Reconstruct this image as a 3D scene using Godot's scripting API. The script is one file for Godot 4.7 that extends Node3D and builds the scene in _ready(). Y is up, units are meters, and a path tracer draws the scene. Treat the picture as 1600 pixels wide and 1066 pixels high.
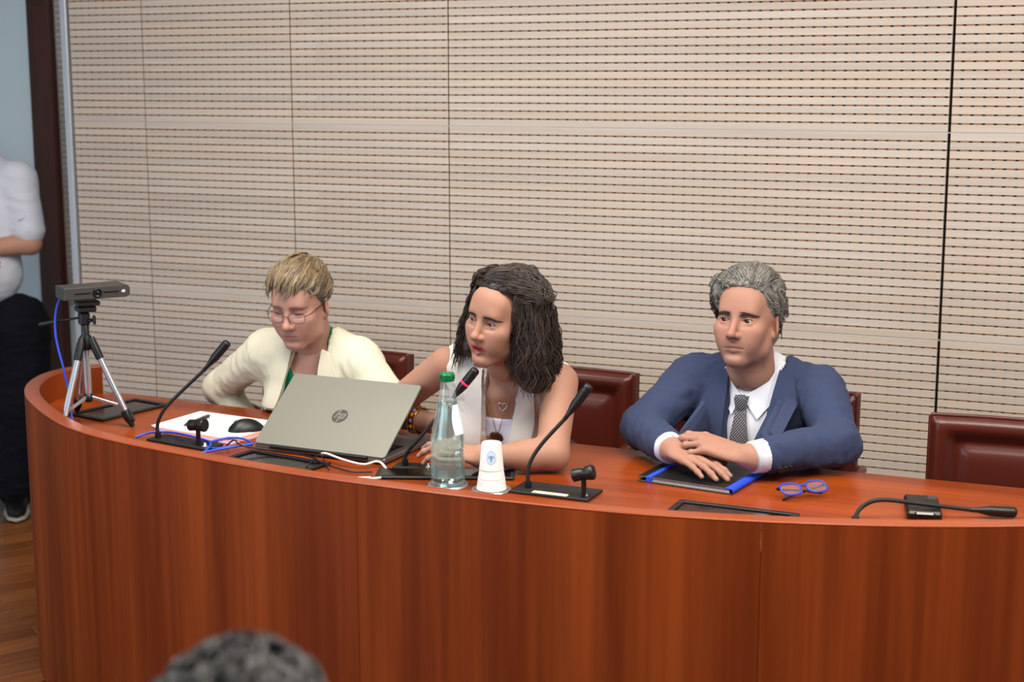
extends Node3D

# ---------------------------------------------------------------- mesh building
class MB:
	var v := PackedVector3Array()
	var n := PackedVector3Array()
	var uv := PackedVector2Array()
	var c := PackedColorArray()
	var ix := PackedInt32Array()
	var col := Color.WHITE
	var jobs := []

	func join(o: MB) -> void:
		var k := v.size()
		v.append_array(o.v); n.append_array(o.n); uv.append_array(o.uv); c.append_array(o.c)
		for i in o.ix:
			ix.append(i + k)

	func vert(p: Vector3, nn: Vector3, t := Vector2.ZERO) -> int:
		v.append(p); n.append(nn); uv.append(t); c.append(col)
		return v.size() - 1

	func tri(a: int, b: int, d: int) -> void:
		var g := (v[b] - v[a]).cross(v[d] - v[a])
		if g.dot(n[a] + n[b] + n[d]) > 0.0:
			ix.append(a); ix.append(d); ix.append(b)
		else:
			ix.append(a); ix.append(b); ix.append(d)

	func flat(pts: Array, nn: Vector3) -> void:
		var k := v.size()
		for p in pts:
			vert(p, nn)
		for i in range(1, pts.size() - 1):
			tri(k, k + i, k + i + 1)

	func poly(a: Array, out_from: Vector3) -> void:
		var g: Vector3 = (a[1] - a[0]).cross(a[2] - a[0]).normalized()
		if g.dot(a[0] - out_from) < 0.0:
			g = -g
		flat(a, g)

	# rows of points; sgn flips the normals
	func grid(R: Array, closed := false, sgn := 1.0, uvs := Vector2(1, 1)) -> void:
		var m := R.size()
		var w: int = R[0].size()
		var k := v.size()
		for i in m:
			for j in w:
				var ja := (j - 1 + w) % w if closed else maxi(j - 1, 0)
				var jb := (j + 1) % w if closed else mini(j + 1, w - 1)
				var du: Vector3 = R[i][jb] - R[i][ja]
				var dv: Vector3 = R[mini(i + 1, m - 1)][j] - R[maxi(i - 1, 0)][j]
				var nn := du.cross(dv)
				if nn.length() < 1e-12:
					var i2 := 1 if i == 0 else m - 2
					nn = (R[i2][jb] - R[i2][ja]).cross(dv)
				nn = nn.normalized() * sgn
				vert(R[i][j], nn, Vector2(float(j) / (w if closed else w - 1), float(i) / maxi(m - 1, 1)) * uvs)
		for i in m - 1:
			for j in (w if closed else w - 1):
				var a := k + i * w + j
				var b := k + i * w + (j + 1) % w
				tri(a, b, b + w)
				tri(a, b + w, a + w)

	func box(T: Transform3D, s: Vector3, b := 0.0) -> void:
		var h := s * 0.5
		if b <= 0.0:
			for ax in 3:
				for sg in [-1.0, 1.0]:
					var nn := Vector3.ZERO; nn[ax] = sg
					var p := []
					for q in [[-1, -1], [1, -1], [1, 1], [-1, 1]]:
						var r := Vector3.ZERO
						r[ax] = sg * h[ax]; r[(ax + 1) % 3] = q[0] * h[(ax + 1) % 3]; r[(ax + 2) % 3] = q[1] * h[(ax + 2) % 3]
						p.append(T * r)
					flat(p, (T.basis * nn).normalized())
			return
		b = minf(b, 0.49 * minf(s.x, minf(s.y, s.z)))
		var cen := T.origin
		var P := func(x: float, y: float, z: float, ax: int) -> Vector3:
			var r := Vector3(x * (h.x - b), y * (h.y - b), z * (h.z - b))
			r[ax] += signf(r[ax]) * b
			return T * r
		for ax in 3:
			var a1 := (ax + 1) % 3
			var a2 := (ax + 2) % 3
			for sg in [-1.0, 1.0]:
				var p := []
				for q in [[-1, -1], [1, -1], [1, 1], [-1, 1]]:
					var r := Vector3.ZERO; r[ax] = sg; r[a1] = q[0]; r[a2] = q[1]
					p.append(P.call(r.x, r.y, r.z, ax))
				poly(p, cen)
				for sg2 in [-1.0, 1.0]:
					var e := []
					for w in [[-1, ax], [1, ax], [1, a1], [-1, a1]]:
						var r := Vector3.ZERO; r[ax] = sg; r[a1] = sg2; r[a2] = w[0]
						e.append(P.call(r.x, r.y, r.z, w[1]))
					poly(e, cen)
		for x in [-1.0, 1.0]:
			for y in [-1.0, 1.0]:
				for z in [-1.0, 1.0]:
					poly([P.call(x, y, z, 0), P.call(x, y, z, 1), P.call(x, y, z, 2)], cen)

	func ring(p: Vector3, t: Vector3, up: Vector3, r: float, sides: int, flatn := 1.0) -> PackedVector3Array:
		var x := up.cross(t).normalized()
		var y := t.cross(x).normalized()
		var o := PackedVector3Array()
		for j in sides:
			var a := TAU * j / sides
			o.append(p + x * cos(a) * r + y * sin(a) * r * flatn)
		return o

	# swept tube; r is a float or an array of radii
	func tube(pts: Array, r, sides := 8, caps := true, flatn := 1.0, up0 := Vector3.ZERO) -> void:
		var R := []
		var m := pts.size()
		var t0: Vector3 = (pts[1] - pts[0]).normalized()
		var up := up0 if up0 != Vector3.ZERO else (Vector3.UP if absf(t0.y) < 0.9 else Vector3.RIGHT)
		for i in m:
			var t: Vector3 = (pts[mini(i + 1, m - 1)] - pts[maxi(i - 1, 0)]).normalized()
			up = (up - t * up.dot(t)).normalized()
			R.append(ring(pts[i], t, up, r if r is float else r[i], sides, flatn))
		grid(R, true, -1.0)
		if caps:
			for e in [0, m - 1]:
				var t: Vector3 = (pts[1] - pts[0]) if e == 0 else (pts[m - 2] - pts[m - 1])
				flat(Array(R[e]), -t.normalized())

	func lathe(T: Transform3D, prof: Array, seg := 24) -> void:
		var R := []
		for q in prof:
			var row := PackedVector3Array()
			for j in seg:
				var a := TAU * j / seg
				row.append(T * Vector3(cos(a) * q[0], q[1], sin(a) * q[0]))
			R.append(row)
		grid(R, true, -1.0 if prof[-1][1] >= prof[0][1] else 1.0)

	# polygon in x,y pushed along z by d, with a chamfer
	func prism(T: Transform3D, poly2: PackedVector2Array, d: float, bev := 0.0) -> void:
		var pl := poly2
		if Geometry2D.is_polygon_clockwise(pl):
			pl = pl.duplicate(); pl.reverse()
		var inner := pl
		if bev > 0.0:
			var o := Geometry2D.offset_polygon(pl, -bev, Geometry2D.JOIN_MITER)
			if o.size() == 1 and o[0].size() == pl.size():
				inner = o[0]
				var best := 0
				for i in inner.size():
					if inner[i].distance_to(pl[0]) < inner[best].distance_to(pl[0]):
						best = i
				var rr := PackedVector2Array()
				for i in inner.size():
					rr.append(inner[(i + best) % inner.size()])
				inner = rr
			else:
				bev = 0.0
		var m := pl.size()
		var rows := [[pl, bev], [pl, d - bev]]
		if bev > 0.0:
			rows = [[inner, 0.0], [pl, bev], [pl, d - bev], [inner, d]]
		for k in rows.size() - 1:
			for i in m:
				var j := (i + 1) % m
				var a := Vector3(rows[k][0][i].x, rows[k][0][i].y, rows[k][1])
				var b := Vector3(rows[k][0][j].x, rows[k][0][j].y, rows[k][1])
				var c2 := Vector3(rows[k + 1][0][j].x, rows[k + 1][0][j].y, rows[k + 1][1])
				var d2 := Vector3(rows[k + 1][0][i].x, rows[k + 1][0][i].y, rows[k + 1][1])
				var nn := (b - a).cross(d2 - a)
				if nn.length() < 1e-14:
					nn = (c2 - b).cross(d2 - a)
				flat([T * a, T * b, T * c2, T * d2], (T.basis * nn).normalized())
		var tr := Geometry2D.triangulate_polygon(inner)
		for e in [0, 1]:
			var k := v.size()
			var nn: Vector3 = (T.basis * Vector3(0, 0, -1.0 if e == 0 else 1.0)).normalized()
			for p in inner:
				vert(T * Vector3(p.x, p.y, 0.0 if e == 0 else d), nn, p)
			for i in range(0, tr.size(), 3):
				tri(k + tr[i], k + tr[i + 1], k + tr[i + 2])

	func mesh() -> ArrayMesh:
		var a := []
		a.resize(Mesh.ARRAY_MAX)
		a[Mesh.ARRAY_VERTEX] = v; a[Mesh.ARRAY_NORMAL] = n; a[Mesh.ARRAY_TEX_UV] = uv; a[Mesh.ARRAY_COLOR] = c; a[Mesh.ARRAY_INDEX] = ix
		var m := ArrayMesh.new()
		m.add_surface_from_arrays(Mesh.PRIMITIVE_TRIANGLES, a)
		return m

const EYE := Vector3(0, 1.7, 0)
const PITCH := 0.17229
const WALL_YAW := 0.4002
const WALL_D := 4.848
const TOP := 0.74      # worktop height
const RIM := 0.82      # rim height
var U := Vector3(cos(WALL_YAW), 0, sin(WALL_YAW))
var N := Vector3(-sin(WALL_YAW), 0, cos(WALL_YAW))
var M := {}
var used := {}
var rng := RandomNumberGenerator.new()

func numbered(s: String) -> String:
	used[s] = used.get(s, -1) + 1
	return s if used[s] == 0 else "%s_%03d" % [s, used[s]]

func wall_at(a: float, y: float, off: float) -> Vector3:
	return Vector3(0, y, -WALL_D) + U * a + N * off

func wall_frame(a: float, y: float, off: float) -> Transform3D:
	return Transform3D(Basis(U, Vector3.UP, N), wall_at(a, y, off))

func xf(o: Vector3, yaw := 0.0, pitch := 0.0, roll := 0.0) -> Transform3D:
	return Transform3D(Basis.from_euler(Vector3(pitch, yaw, roll)), o)

func thing(called: String, label: String, category: String, at := Vector3.ZERO, group := "") -> Node3D:
	var o := Node3D.new()
	o.name = numbered(called); add_child(o)
	o.position = at
	o.set_meta("label", label); o.set_meta("category", category)
	if group != "":
		o.set_meta("group", group)
	return o

func part(called: String, mb, m: Material, parent: Node3D, label := "") -> MeshInstance3D:
	var o := MeshInstance3D.new()
	o.name = called
	if mb is MB and mb.jobs.size() > 0:
		waiting.append([o, mb])
	else:
		o.mesh = mb if mb is Mesh else mb.mesh()
	o.material_override = m
	parent.add_child(o, true)
	# mesh data are in world axes; undo the parents' placement
	var g := Transform3D()
	var q: Node = parent
	while q is Node3D and q != self:
		g = q.transform * g
		q = q.get_parent()
	o.transform = g.affine_inverse()
	if label != "":
		o.set_meta("label", label)
	return o

func single(called: String, mb, m: Material, label: String, category: String, group := "") -> MeshInstance3D:
	var o := MeshInstance3D.new()
	o.name = numbered(called); o.mesh = mb if mb is Mesh else mb.mesh(); o.material_override = m
	add_child(o)
	o.set_meta("label", label); o.set_meta("category", category)
	if group != "":
		o.set_meta("group", group)
	return o

func struct(called: String, mb, m: Material, parent: Node3D = null) -> MeshInstance3D:
	var o := MeshInstance3D.new()
	o.name = called
	o.mesh = mb if mb is Mesh else mb.mesh()
	o.material_override = m
	(parent if parent else self).add_child(o, true)
	if parent == null:
		o.set_meta("kind", "structure")
	return o

func mat(key: String, col: Color, rough := 0.6, metal := 0.0) -> StandardMaterial3D:
	var m := StandardMaterial3D.new()
	m.resource_name = key
	m.albedo_color = col; m.roughness = rough; m.metallic = metal
	M[key] = m
	return m

func smooth(pts: Array, per := 6, closed := false) -> Array:
	var o := []
	var k := pts.size()
	for i in (k if closed else k - 1):
		var a = pts[(i - 1 + k) % k] if closed or i > 0 else pts[0] * 2.0 - pts[1]
		var b = pts[i]
		var c = pts[(i + 1) % k]
		var d = pts[(i + 2) % k] if closed or i + 2 < k else pts[k - 1] * 2.0 - pts[k - 2]
		for s in per:
			o.append(b.cubic_interpolate(c, a, d, float(s) / per))
	if not closed:
		o.append(pts[k - 1])
	return o

func noise(seed_: int, freq: float, octaves := 4) -> FastNoiseLite:
	var f := FastNoiseLite.new()
	f.seed = seed_; f.frequency = freq; f.fractal_octaves = octaves
	f.noise_type = FastNoiseLite.TYPE_SIMPLEX_SMOOTH
	return f

# grain runs along u when along_u, else along v; values mix dark and light
func wood_tex(w: int, h: int, dark: Color, light: Color, seed_: int, along_u: bool, stretch := 24.0, bands := 0.35) -> ImageTexture:
	var fine := noise(seed_, 0.09, 3)
	var wide := noise(seed_ + 1, 0.012, 3)
	var data := PackedByteArray()
	data.resize(w * h * 3)
	var k := 0
	for y in h:
		for x in w:
			var a := float(y if along_u else x)
			var b := float(x if along_u else y)
			var t := 0.5 + 0.42 * fine.get_noise_2d(a * 1.0, b / stretch) + bands * 2.0 * wide.get_noise_2d(a, b / (stretch * 0.6))
			var q := dark.lerp(light, clampf(t, 0.0, 1.0))
			data[k] = int(q.r * 255.0); data[k + 1] = int(q.g * 255.0); data[k + 2] = int(q.b * 255.0)
			k += 3
	return ImageTexture.create_from_image(Image.create_from_data(w, h, false, Image.FORMAT_RGB8, data))

func noise_tex(seed_: int, freq: float, lo: Color, hi: Color, size := 256, bump := false) -> NoiseTexture2D:
	var t := NoiseTexture2D.new()
	t.width = size; t.height = size; t.seamless = true
	t.noise = noise(seed_, freq, 4)
	var g := Gradient.new()
	g.set_color(0, lo); g.set_color(1, hi)
	t.color_ramp = g
	return t

func _ready() -> void:
	rng.seed = 7
	setup_view()
	setup_lights()
	materials()
	build_room()
	build_wall_back()
	build_desk()
	build_chairs()
	build_desk_items()
	build_people()

func setup_view() -> void:
	var cam := Camera3D.new()
	cam.name = "camera"
	cam.position = EYE
	cam.rotation = Vector3(-PITCH, 0, 0)
	cam.keep_aspect = Camera3D.KEEP_HEIGHT
	var at := CameraAttributesPhysical.new()
	at.frustum_focal_length = 52.9
	at.frustum_focus_distance = 3.85
	at.exposure_aperture = 3.2
	at.frustum_near = 0.05
	at.frustum_far = 60.0
	cam.attributes = at
	cam.fov = rad_to_deg(2.0 * atan(533.0 / 2350.0))
	cam.near = 0.05
	cam.current = true
	add_child(cam)
	var we := WorldEnvironment.new()
	we.name = "environment"
	var e := Environment.new()
	e.background_mode = Environment.BG_SKY
	var sky := Sky.new()
	var sm := ProceduralSkyMaterial.new()
	sm.sky_top_color = Color(0.45, 0.62, 0.86)
	sm.sky_horizon_color = Color(0.80, 0.87, 0.94)
	sm.ground_bottom_color = Color(0.30, 0.30, 0.30)
	sm.ground_horizon_color = Color(0.62, 0.64, 0.66)
	sky.sky_material = sm
	e.sky = sky
	e.tonemap_mode = Environment.TONE_MAPPER_LINEAR
	e.tonemap_exposure = 1.06
	e.sdfgi_enabled = true
	e.ssao_enabled = true
	e.ssil_enabled = true
	we.environment = e
	add_child(we)

func area(called: String, at: Vector3, towards: Vector3, size: Vector2, col: Color, energy: float) -> void:
	var l := AreaLight3D.new()
	l.name = called
	l.area_size = size
	l.light_color = col
	l.light_energy = energy
	l.shadow_enabled = true
	l.set("area_range", 20.0)
	add_child(l)
	l.look_at_from_position(at, at + towards, Vector3.UP if absf(towards.y) < 0.9 else Vector3.FORWARD)

const CEIL := 3.0
const LAMPS := [[-1.05, -3.15], [0.6, -2.45], [2.2, -1.75]]
func setup_lights() -> void:
	# daylight through the windows of the two long sides, and the warm ceiling panels
	area("window_light_a", Vector3(-4.12, 1.75, -0.6), Vector3(1, 0, 0), Vector2(3.0, 1.9), Color(0.82, 0.91, 1.0), 10.0)
	area("window_light_b", Vector3(5.62, 1.75, 1.2), Vector3(-1, 0, 0), Vector2(4.0, 1.9), Color(0.86, 0.93, 1.0), 5.0)
	for i in LAMPS.size():
		area("ceiling_panel_light_%d" % i, Vector3(LAMPS[i][0], CEIL - 0.06, LAMPS[i][1]), Vector3.DOWN, Vector2(1.1, 1.1), Color(1.0, 0.97, 0.93), 7.0)

func materials() -> void:
	var w := mat("white_plaster", Color(0.86, 0.925, 0.955), 0.85)
	w.metallic_specular = 0.3
	mat("ceiling_white", Color(0.88, 0.87, 0.85), 0.9)
	var front := mat("cherry_front", Color.WHITE, 0.5)
	front.albedo_texture = wood_tex(512, 256, Color(0.43, 0.170, 0.048), Color(0.585, 0.262, 0.088), 11, false, 26.0, 0.45)
	front.metallic_specular = 0.25
	var top := mat("cherry_top", Color.WHITE, 0.28)
	top.albedo_texture = wood_tex(512, 512, Color(0.43, 0.170, 0.048), Color(0.585, 0.262, 0.088), 21, true, 30.0, 0.35)
	top.metallic_specular = 0.27
	var rim := mat("cherry_rim", Color.WHITE, 0.3)
	rim.albedo_texture = wood_tex(512, 64, Color(0.43, 0.170, 0.048), Color(0.585, 0.262, 0.088), 31, true, 30.0, 0.3)
	var dk := mat("dark_wood", Color.WHITE, 0.4)
	dk.albedo_texture = wood_tex(128, 256, Color(0.20, 0.07, 0.04), Color(0.30, 0.115, 0.065), 41, false, 26.0, 0.4)
	dk.uv1_scale = Vector3(1, 1, 1)
	for i in 3:
		var sl := mat("pale_slat_%d" % i, [Color(1, 1, 1), Color(0.97, 0.965, 0.96), Color(1.0, 0.985, 0.965)][i], 0.55)
		if i == 0:
			sl.albedo_texture = wood_tex(1024, 128, Color(0.680, 0.637, 0.598), Color(0.738, 0.697, 0.655), 51, true, 40.0, 0.35)
		else:
			sl.albedo_texture = M["pale_slat_0"].albedo_texture
	mat("groove_brown", Color(0.54, 0.40, 0.29), 0.8)
	mat("black_felt", Color(0.035, 0.03, 0.03), 0.95)
	mat("aluminium", Color(0.78, 0.80, 0.83), 0.35, 0.7)
	mat("joint_grey", Color(0.66, 0.64, 0.63), 0.5, 0.3)
	for i in 3:
		var pk := mat("parquet_%d" % i, [Color(1, 1, 1), Color(0.86, 0.84, 0.82), Color(0.95, 0.9, 0.82)][i], 0.3)
		if i == 0:
			pk.albedo_texture = wood_tex(256, 64, Color(0.40, 0.22, 0.10), Color(0.60, 0.37, 0.19), 61, true, 20.0, 0.4)
		else:
			pk.albedo_texture = M["parquet_0"].albedo_texture
	var fl := mat("parquet_base", Color(0.36, 0.21, 0.11), 0.35)
	fl.metallic_specular = 0.5
	var le := mat("brown_leather", Color(0.285, 0.10, 0.06), 0.33)
	le.metallic_specular = 0.45
	mat("leather_edge", Color(0.28, 0.10, 0.06), 0.4)
	mat("stitch_tan", Color(0.66, 0.42, 0.28), 0.7)
	mat("black_plastic", Color(0.045, 0.045, 0.05), 0.42)
	mat("black_gloss", Color(0.03, 0.03, 0.035), 0.14)
	mat("black_matte", Color(0.06, 0.06, 0.062), 0.65)
	mat("grey_plastic", Color(0.20, 0.20, 0.20), 0.45)
	mat("steel", Color(0.82, 0.83, 0.85), 0.25, 0.9)
	mat("white_paper", Color(0.83, 0.83, 0.84), 0.8)
	mat("pink_paper", Color(0.86, 0.60, 0.54), 0.8)
	mat("lilac_paper", Color(0.66, 0.60, 0.80), 0.8)
	mat("blue_cable", Color(0.12, 0.28, 0.78), 0.4)
	mat("white_cable", Color(0.88, 0.87, 0.84), 0.45)

# ---------------------------------------------------------------- the setting
func slab(a: Vector3, b: Vector3) -> MB:
	var m := MB.new()
	m.box(Transform3D(Basis(), (a + b) * 0.5), (b - a).abs())
	return m

func build_room() -> void:
	var f := struct("floor", slab(Vector3(-4.3, -0.12, -8.0), Vector3(5.8, -0.012, 4.6)), M.parquet_base)
	f.set_meta("label", "brown parquet floor of the meeting hall")
	# planks where the floor shows beside the desk
	var pl := []
	for k in 3:
		var b := MB.new()
		b.box(Transform3D(), Vector3(0.60, 0.012, 0.0885), 0.0012)
		for i in b.v.size():
			b.uv[i] = Vector2(b.v[i].x / 0.62 + 0.5, b.v[i].z / 0.25 + 0.17 + 0.3 * k)
		pl.append(b.mesh())
	var turn := 0.62
	for i in range(-9, 10):
		for j in range(-3, 4):
			var lx := (j + 0.5 * (i & 1)) * 0.6018
			var lz := i * 0.0903
			var p := Vector3(-1.95, -0.006, -4.6) + Vector3(cos(turn), 0, -sin(turn)) * lx + Vector3(sin(turn), 0, cos(turn)) * lz
			if p.x > -1.25 or p.x < -2.9:
				continue
			var o := MeshInstance3D.new()
			o.name = "plank"
			o.mesh = pl[rng.randi() % 3]
			o.material_override = M["parquet_%d" % (rng.randi() % 3)]
			f.add_child(o, true)
			o.transform = xf(p, turn)
	struct("ceiling", slab(Vector3(-4.3, CEIL, -8.0), Vector3(5.8, CEIL + 0.12, 4.6)), M.ceiling_white)
	struct("wall_rear", slab(Vector3(-4.3, 0, 4.45), Vector3(5.8, CEIL, 4.6)), M.white_plaster)
	# side walls with window openings
	for s in [-1, 1]:
		var x0 := -4.3 if s < 0 else 5.65
		var z0: float = -2.1 if s < 0 else -0.8
		var z1: float = 0.9 if s < 0 else 3.2
		var m := MB.new()
		for q in [[-8.0, z0, 0.0, CEIL], [z1, 4.6, 0.0, CEIL], [z0, z1, 0.0, 0.8], [z0, z1, 2.7, CEIL]]:
			m.box(Transform3D(Basis(), Vector3(x0 + 0.075, (q[2] + q[3]) * 0.5, (q[0] + q[1]) * 0.5)), Vector3(0.15, q[3] - q[2], q[1] - q[0]))
		struct("wall_left" if s < 0 else "wall_right", m, M.white_plaster)
		var fr := MB.new()
		for k in 4:
			fr.box(Transform3D(Basis(), Vector3(x0 + 0.075, 1.75, lerpf(z0 + 0.03, z1 - 0.03, k / 3.0))), Vector3(0.08, 1.9, 0.06))
		for y in [0.83, 2.67]:
			fr.box(Transform3D(Basis(), Vector3(x0 + 0.075, y, (z0 + z1) * 0.5)), Vector3(0.08, 0.06, z1 - z0))
		struct("window_%d" % (1 if s < 0 else 2), fr, M.dark_wood)
	# recessed wall at the side of the acoustic wall, parallel to it
	var q := -0.66
	var rw := MB.new()
	rw.box(wall_frame(-3.5, CEIL * 0.5, q - 0.10), Vector3(2.6, CEIL, 0.12))
	struct("wall_recess", rw, M.white_plaster)
	# dark wooden door post in front of it
	var post := MB.new()
	post.box(wall_frame(-2.4285, CEIL * 0.5, q - 0.03), Vector3(0.119, CEIL, 0.06), 0.006)
	post.box(wall_frame(-2.387, CEIL * 0.5, q - 0.065), Vector3(0.03, CEIL, 0.06), 0.004)
	for i in post.v.size():
		post.uv[i] = Vector2(post.v[i].x * 2.0 + post.v[i].z, post.v[i].y * 0.5)
	struct("trim_1", post, M.dark_wood)
	var bb := MB.new()
	bb.box(wall_frame(-3.5, 0.05, q - 0.03), Vector3(2.3, 0.10, 0.02), 0.003)
	struct("baseboard_recess", bb, M.dark_wood)
	# narrow strip of acoustic slats on the recessed wall
	var st := MB.new()
	st.box(wall_frame(-2.08, CEIL * 0.5, q - 0.075), Vector3(0.60, CEIL, 0.05))
	var sw := struct("wall_recess_strip", st, M.groove_brown)
	var sb := MB.new()
	sb.box(Transform3D(), Vector3(0.59, 0.0205, 0.014), 0.0008)
	for i in sb.v.size():
		sb.uv[i] = Vector2(sb.v[i].x / 1.6, sb.v[i].y / 0.2)
	var sm := sb.mesh()
	for k in range(30, 92):
		var o := MeshInstance3D.new()
		o.name = "slat"; o.mesh = sm; o.material_override = M["pale_slat_%d" % (k % 3)]
		sw.add_child(o, true)
		o.transform = wall_frame(-2.08, k * 0.025, q - 0.05 + 0.007)
	# ceiling panels
	for i in LAMPS.size():
		var t := thing("ceiling_lamp", ["square white ceiling light panel above the tripod end of the desk", "square white ceiling light panel above the middle of the desk", "square white ceiling light panel above the empty chair end of the desk"][i], "ceiling lamp", Vector3(LAMPS[i][0], CEIL, LAMPS[i][1]), "ceiling light panels")
		var fr := MB.new()
		for s in [-1, 1]:
			fr.box(xf(t.position + Vector3(0.58 * s, -0.02, 0)), Vector3(0.04, 0.04, 1.2), 0.004)
			fr.box(xf(t.position + Vector3(0, -0.02, 0.58 * s)), Vector3(1.12, 0.04, 0.04), 0.004)
		part("frame", fr, M.aluminium, t)
		var gl := MB.new()
		gl.box(xf(t.position + Vector3(0, -0.015, 0)), Vector3(1.12, 0.02, 1.12))
		if not M.has("lamp_glow"):
			var g := mat("lamp_glow", Color(0.9, 0.9, 0.88), 0.6)
			g.emission_enabled = true; g.emission = Color(1.0, 0.95, 0.88); g.emission_energy_multiplier = 1.2
		part("diffuser", gl, M.lamp_glow, t)

const COLS := [-1.734, -1.414, -0.811, -0.223, 1.352, 2.927, 4.5, 6.2]
func build_wall_back() -> void:
	var base := MB.new()
	base.box(wall_frame(2.245, CEIL * 0.5, -0.09), Vector3(7.98, CEIL, 0.14))
	var wall := struct("wall_back", base, M.black_felt)
	wall.set_meta("label", "pale wooden acoustic wall of grooved panels")
	var rest := MB.new()
	var gap := 0.0043
	for ci in COLS.size() - 1:
		var a0: float = COLS[ci] + (0.006 if ci == 0 else 0.002 if ci != 4 else 0.004)
		var a1: float = COLS[ci + 1] - (0.002 if ci != 3 else 0.004)
		var wd := a1 - a0
		var am := (a0 + a1) * 0.5
		var variants := []
		if ci < 5:
			for k in 5:
				var b := MB.new()
				b.box(Transform3D(), Vector3(wd, 0.025 - gap, 0.016), 0.0007)
				var o1 := rng.randf(); var o2 := rng.randf()
				for i in b.v.size():
					b.uv[i] = Vector2(b.v[i].x / 1.7 + o1, b.v[i].y / 0.19 + o2)
				variants.append(b.mesh())
		for ri in range(0, 5):
			var y0 := -0.25 + 0.6 * ri
			# groove floor between the sound slots
			var g := MB.new()
			var seen: bool = ci < 5 and ri >= 1 and ri <= 3
			for k in range(1, 24):
				var y := y0 + k * 0.025
				if y < 0.02:
					continue
				if not seen:
					g.box(wall_frame(am, y, -0.012), Vector3(wd, gap + 0.004, 0.012))
					continue
				var x := a0
				var nx := a0 + 0.019
				while x < a1 - 0.001:
					var e := minf(nx, a1)
					if a1 - e < 0.012:
						e = a1
					g.box(wall_frame((x + e) * 0.5, y, -0.0078), Vector3(e - x, gap + 0.004, 0.012))
					x = e + 0.0095
					nx += 0.032
			# thin metal line between the panels above one another
			g.box(wall_frame(am, y0 + 0.0005, -0.010), Vector3(wd, 0.004, 0.012))
			var panel: MeshInstance3D = null
			if seen:
				panel = struct("acoustic_panel", g, M.groove_brown, wall)
			else:
				struct("panel_core", g, M.groove_brown, wall)
			for k in 24:
				var y := y0 + (k + 0.5) * 0.025
				var vis := seen and ((ri == 1 and k >= 8) or ri == 2 or (ri == 3 and k < 20))
				var hgt := 0.025 - gap
				var dy := 0.0
				if k == 0:
					dy = -gap * 0.5 + 0.0012
				elif k == 23:
					dy = gap * 0.5 - 0.0012
				if y < 0.0:
					continue
				if not vis:
					rest.box(wall_frame(am, y + dy, -0.008), Vector3(wd, hgt, 0.016))
					continue
				var o := MeshInstance3D.new()
				o.name = "slat"
				o.mesh = variants[rng.randi() % 5]
				o.material_override = M["pale_slat_%d" % (rng.randi() % 3)]
				panel.add_child(o, true)
				o.transform = wall_frame(am, y, -0.008)
				if dy != 0.0:
					o.transform = wall_frame(am, y + dy * 0.5, -0.008) * Transform3D(Basis.from_scale(Vector3(1, (hgt + absf(dy)) / hgt, 1)), Vector3.ZERO)
	for i in rest.v.size():
		rest.uv[i] = Vector2(rest.v[i].x / 1.7, rest.v[i].y / 0.19)
	var rs := struct("slats_out_of_view", rest, M.pale_slat_0, wall)
	rs.set_meta("kind", "stuff")
	# metal line in the horizontal joints
	for ri in [1, 2, 3, 4]:
		var jl := MB.new()
		jl.box(wall_frame(2.2, -0.25 + 0.6 * ri, -0.004), Vector3(7.85, 0.0026, 0.006))
		struct("joint_strip", jl, M.joint_grey, wall)
	# aluminium corner profile at the end of the acoustic wall
	var tr := MB.new()
	tr.box(wall_frame(-1.741, CEIL * 0.5, -0.004), Vector3(0.014, CEIL, 0.03), 0.002)
	tr.box(wall_frame(-1.763, CEIL * 0.5, -0.02), Vector3(0.022, CEIL, 0.03), 0.002)
	struct("trim_2", tr, M.aluminium)
	var rt := MB.new()
	rt.box(wall_frame(-1.765, CEIL * 0.5, -0.35), Vector3(0.012, CEIL, 0.62))
	struct("wall_return", rt, M.white_plaster)

# ---------------------------------------------------------------- desk
const FRONT := [[-1.30, -4.64], [-1.375, -4.59], [-1.420, -4.50], [-1.430, -4.40], [-1.412, -4.27], [-1.355, -4.115], [-1.25, -3.925], [-1.14, -3.768], [-1.0, -3.635], [-0.83, -3.515], [-0.6, -3.368], [-0.345, -3.231], [0.0, -3.078], [0.319, -2.972], [0.693, -2.910], [1.027, -2.905], [1.35, -2.955], [1.6, -3.03], [1.80, -3.13]]

func curve_front(y: float, inset: float) -> Array:
	var p := []
	for q in FRONT:
		p.append(Vector3(q[0], y, q[1]))
	var s := smooth(p, 8)
	var o := []
	for i in s.size():
		var t: Vector3 = (s[mini(i + 1, s.size() - 1)] - s[maxi(i - 1, 0)]).normalized()
		o.append(s[i] + Vector3(t.z, 0, -t.x) * inset)
	return o

func back_z(x: float) -> float:
	return -3.99 + 0.452 * x - 0.02 * x * x

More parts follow.
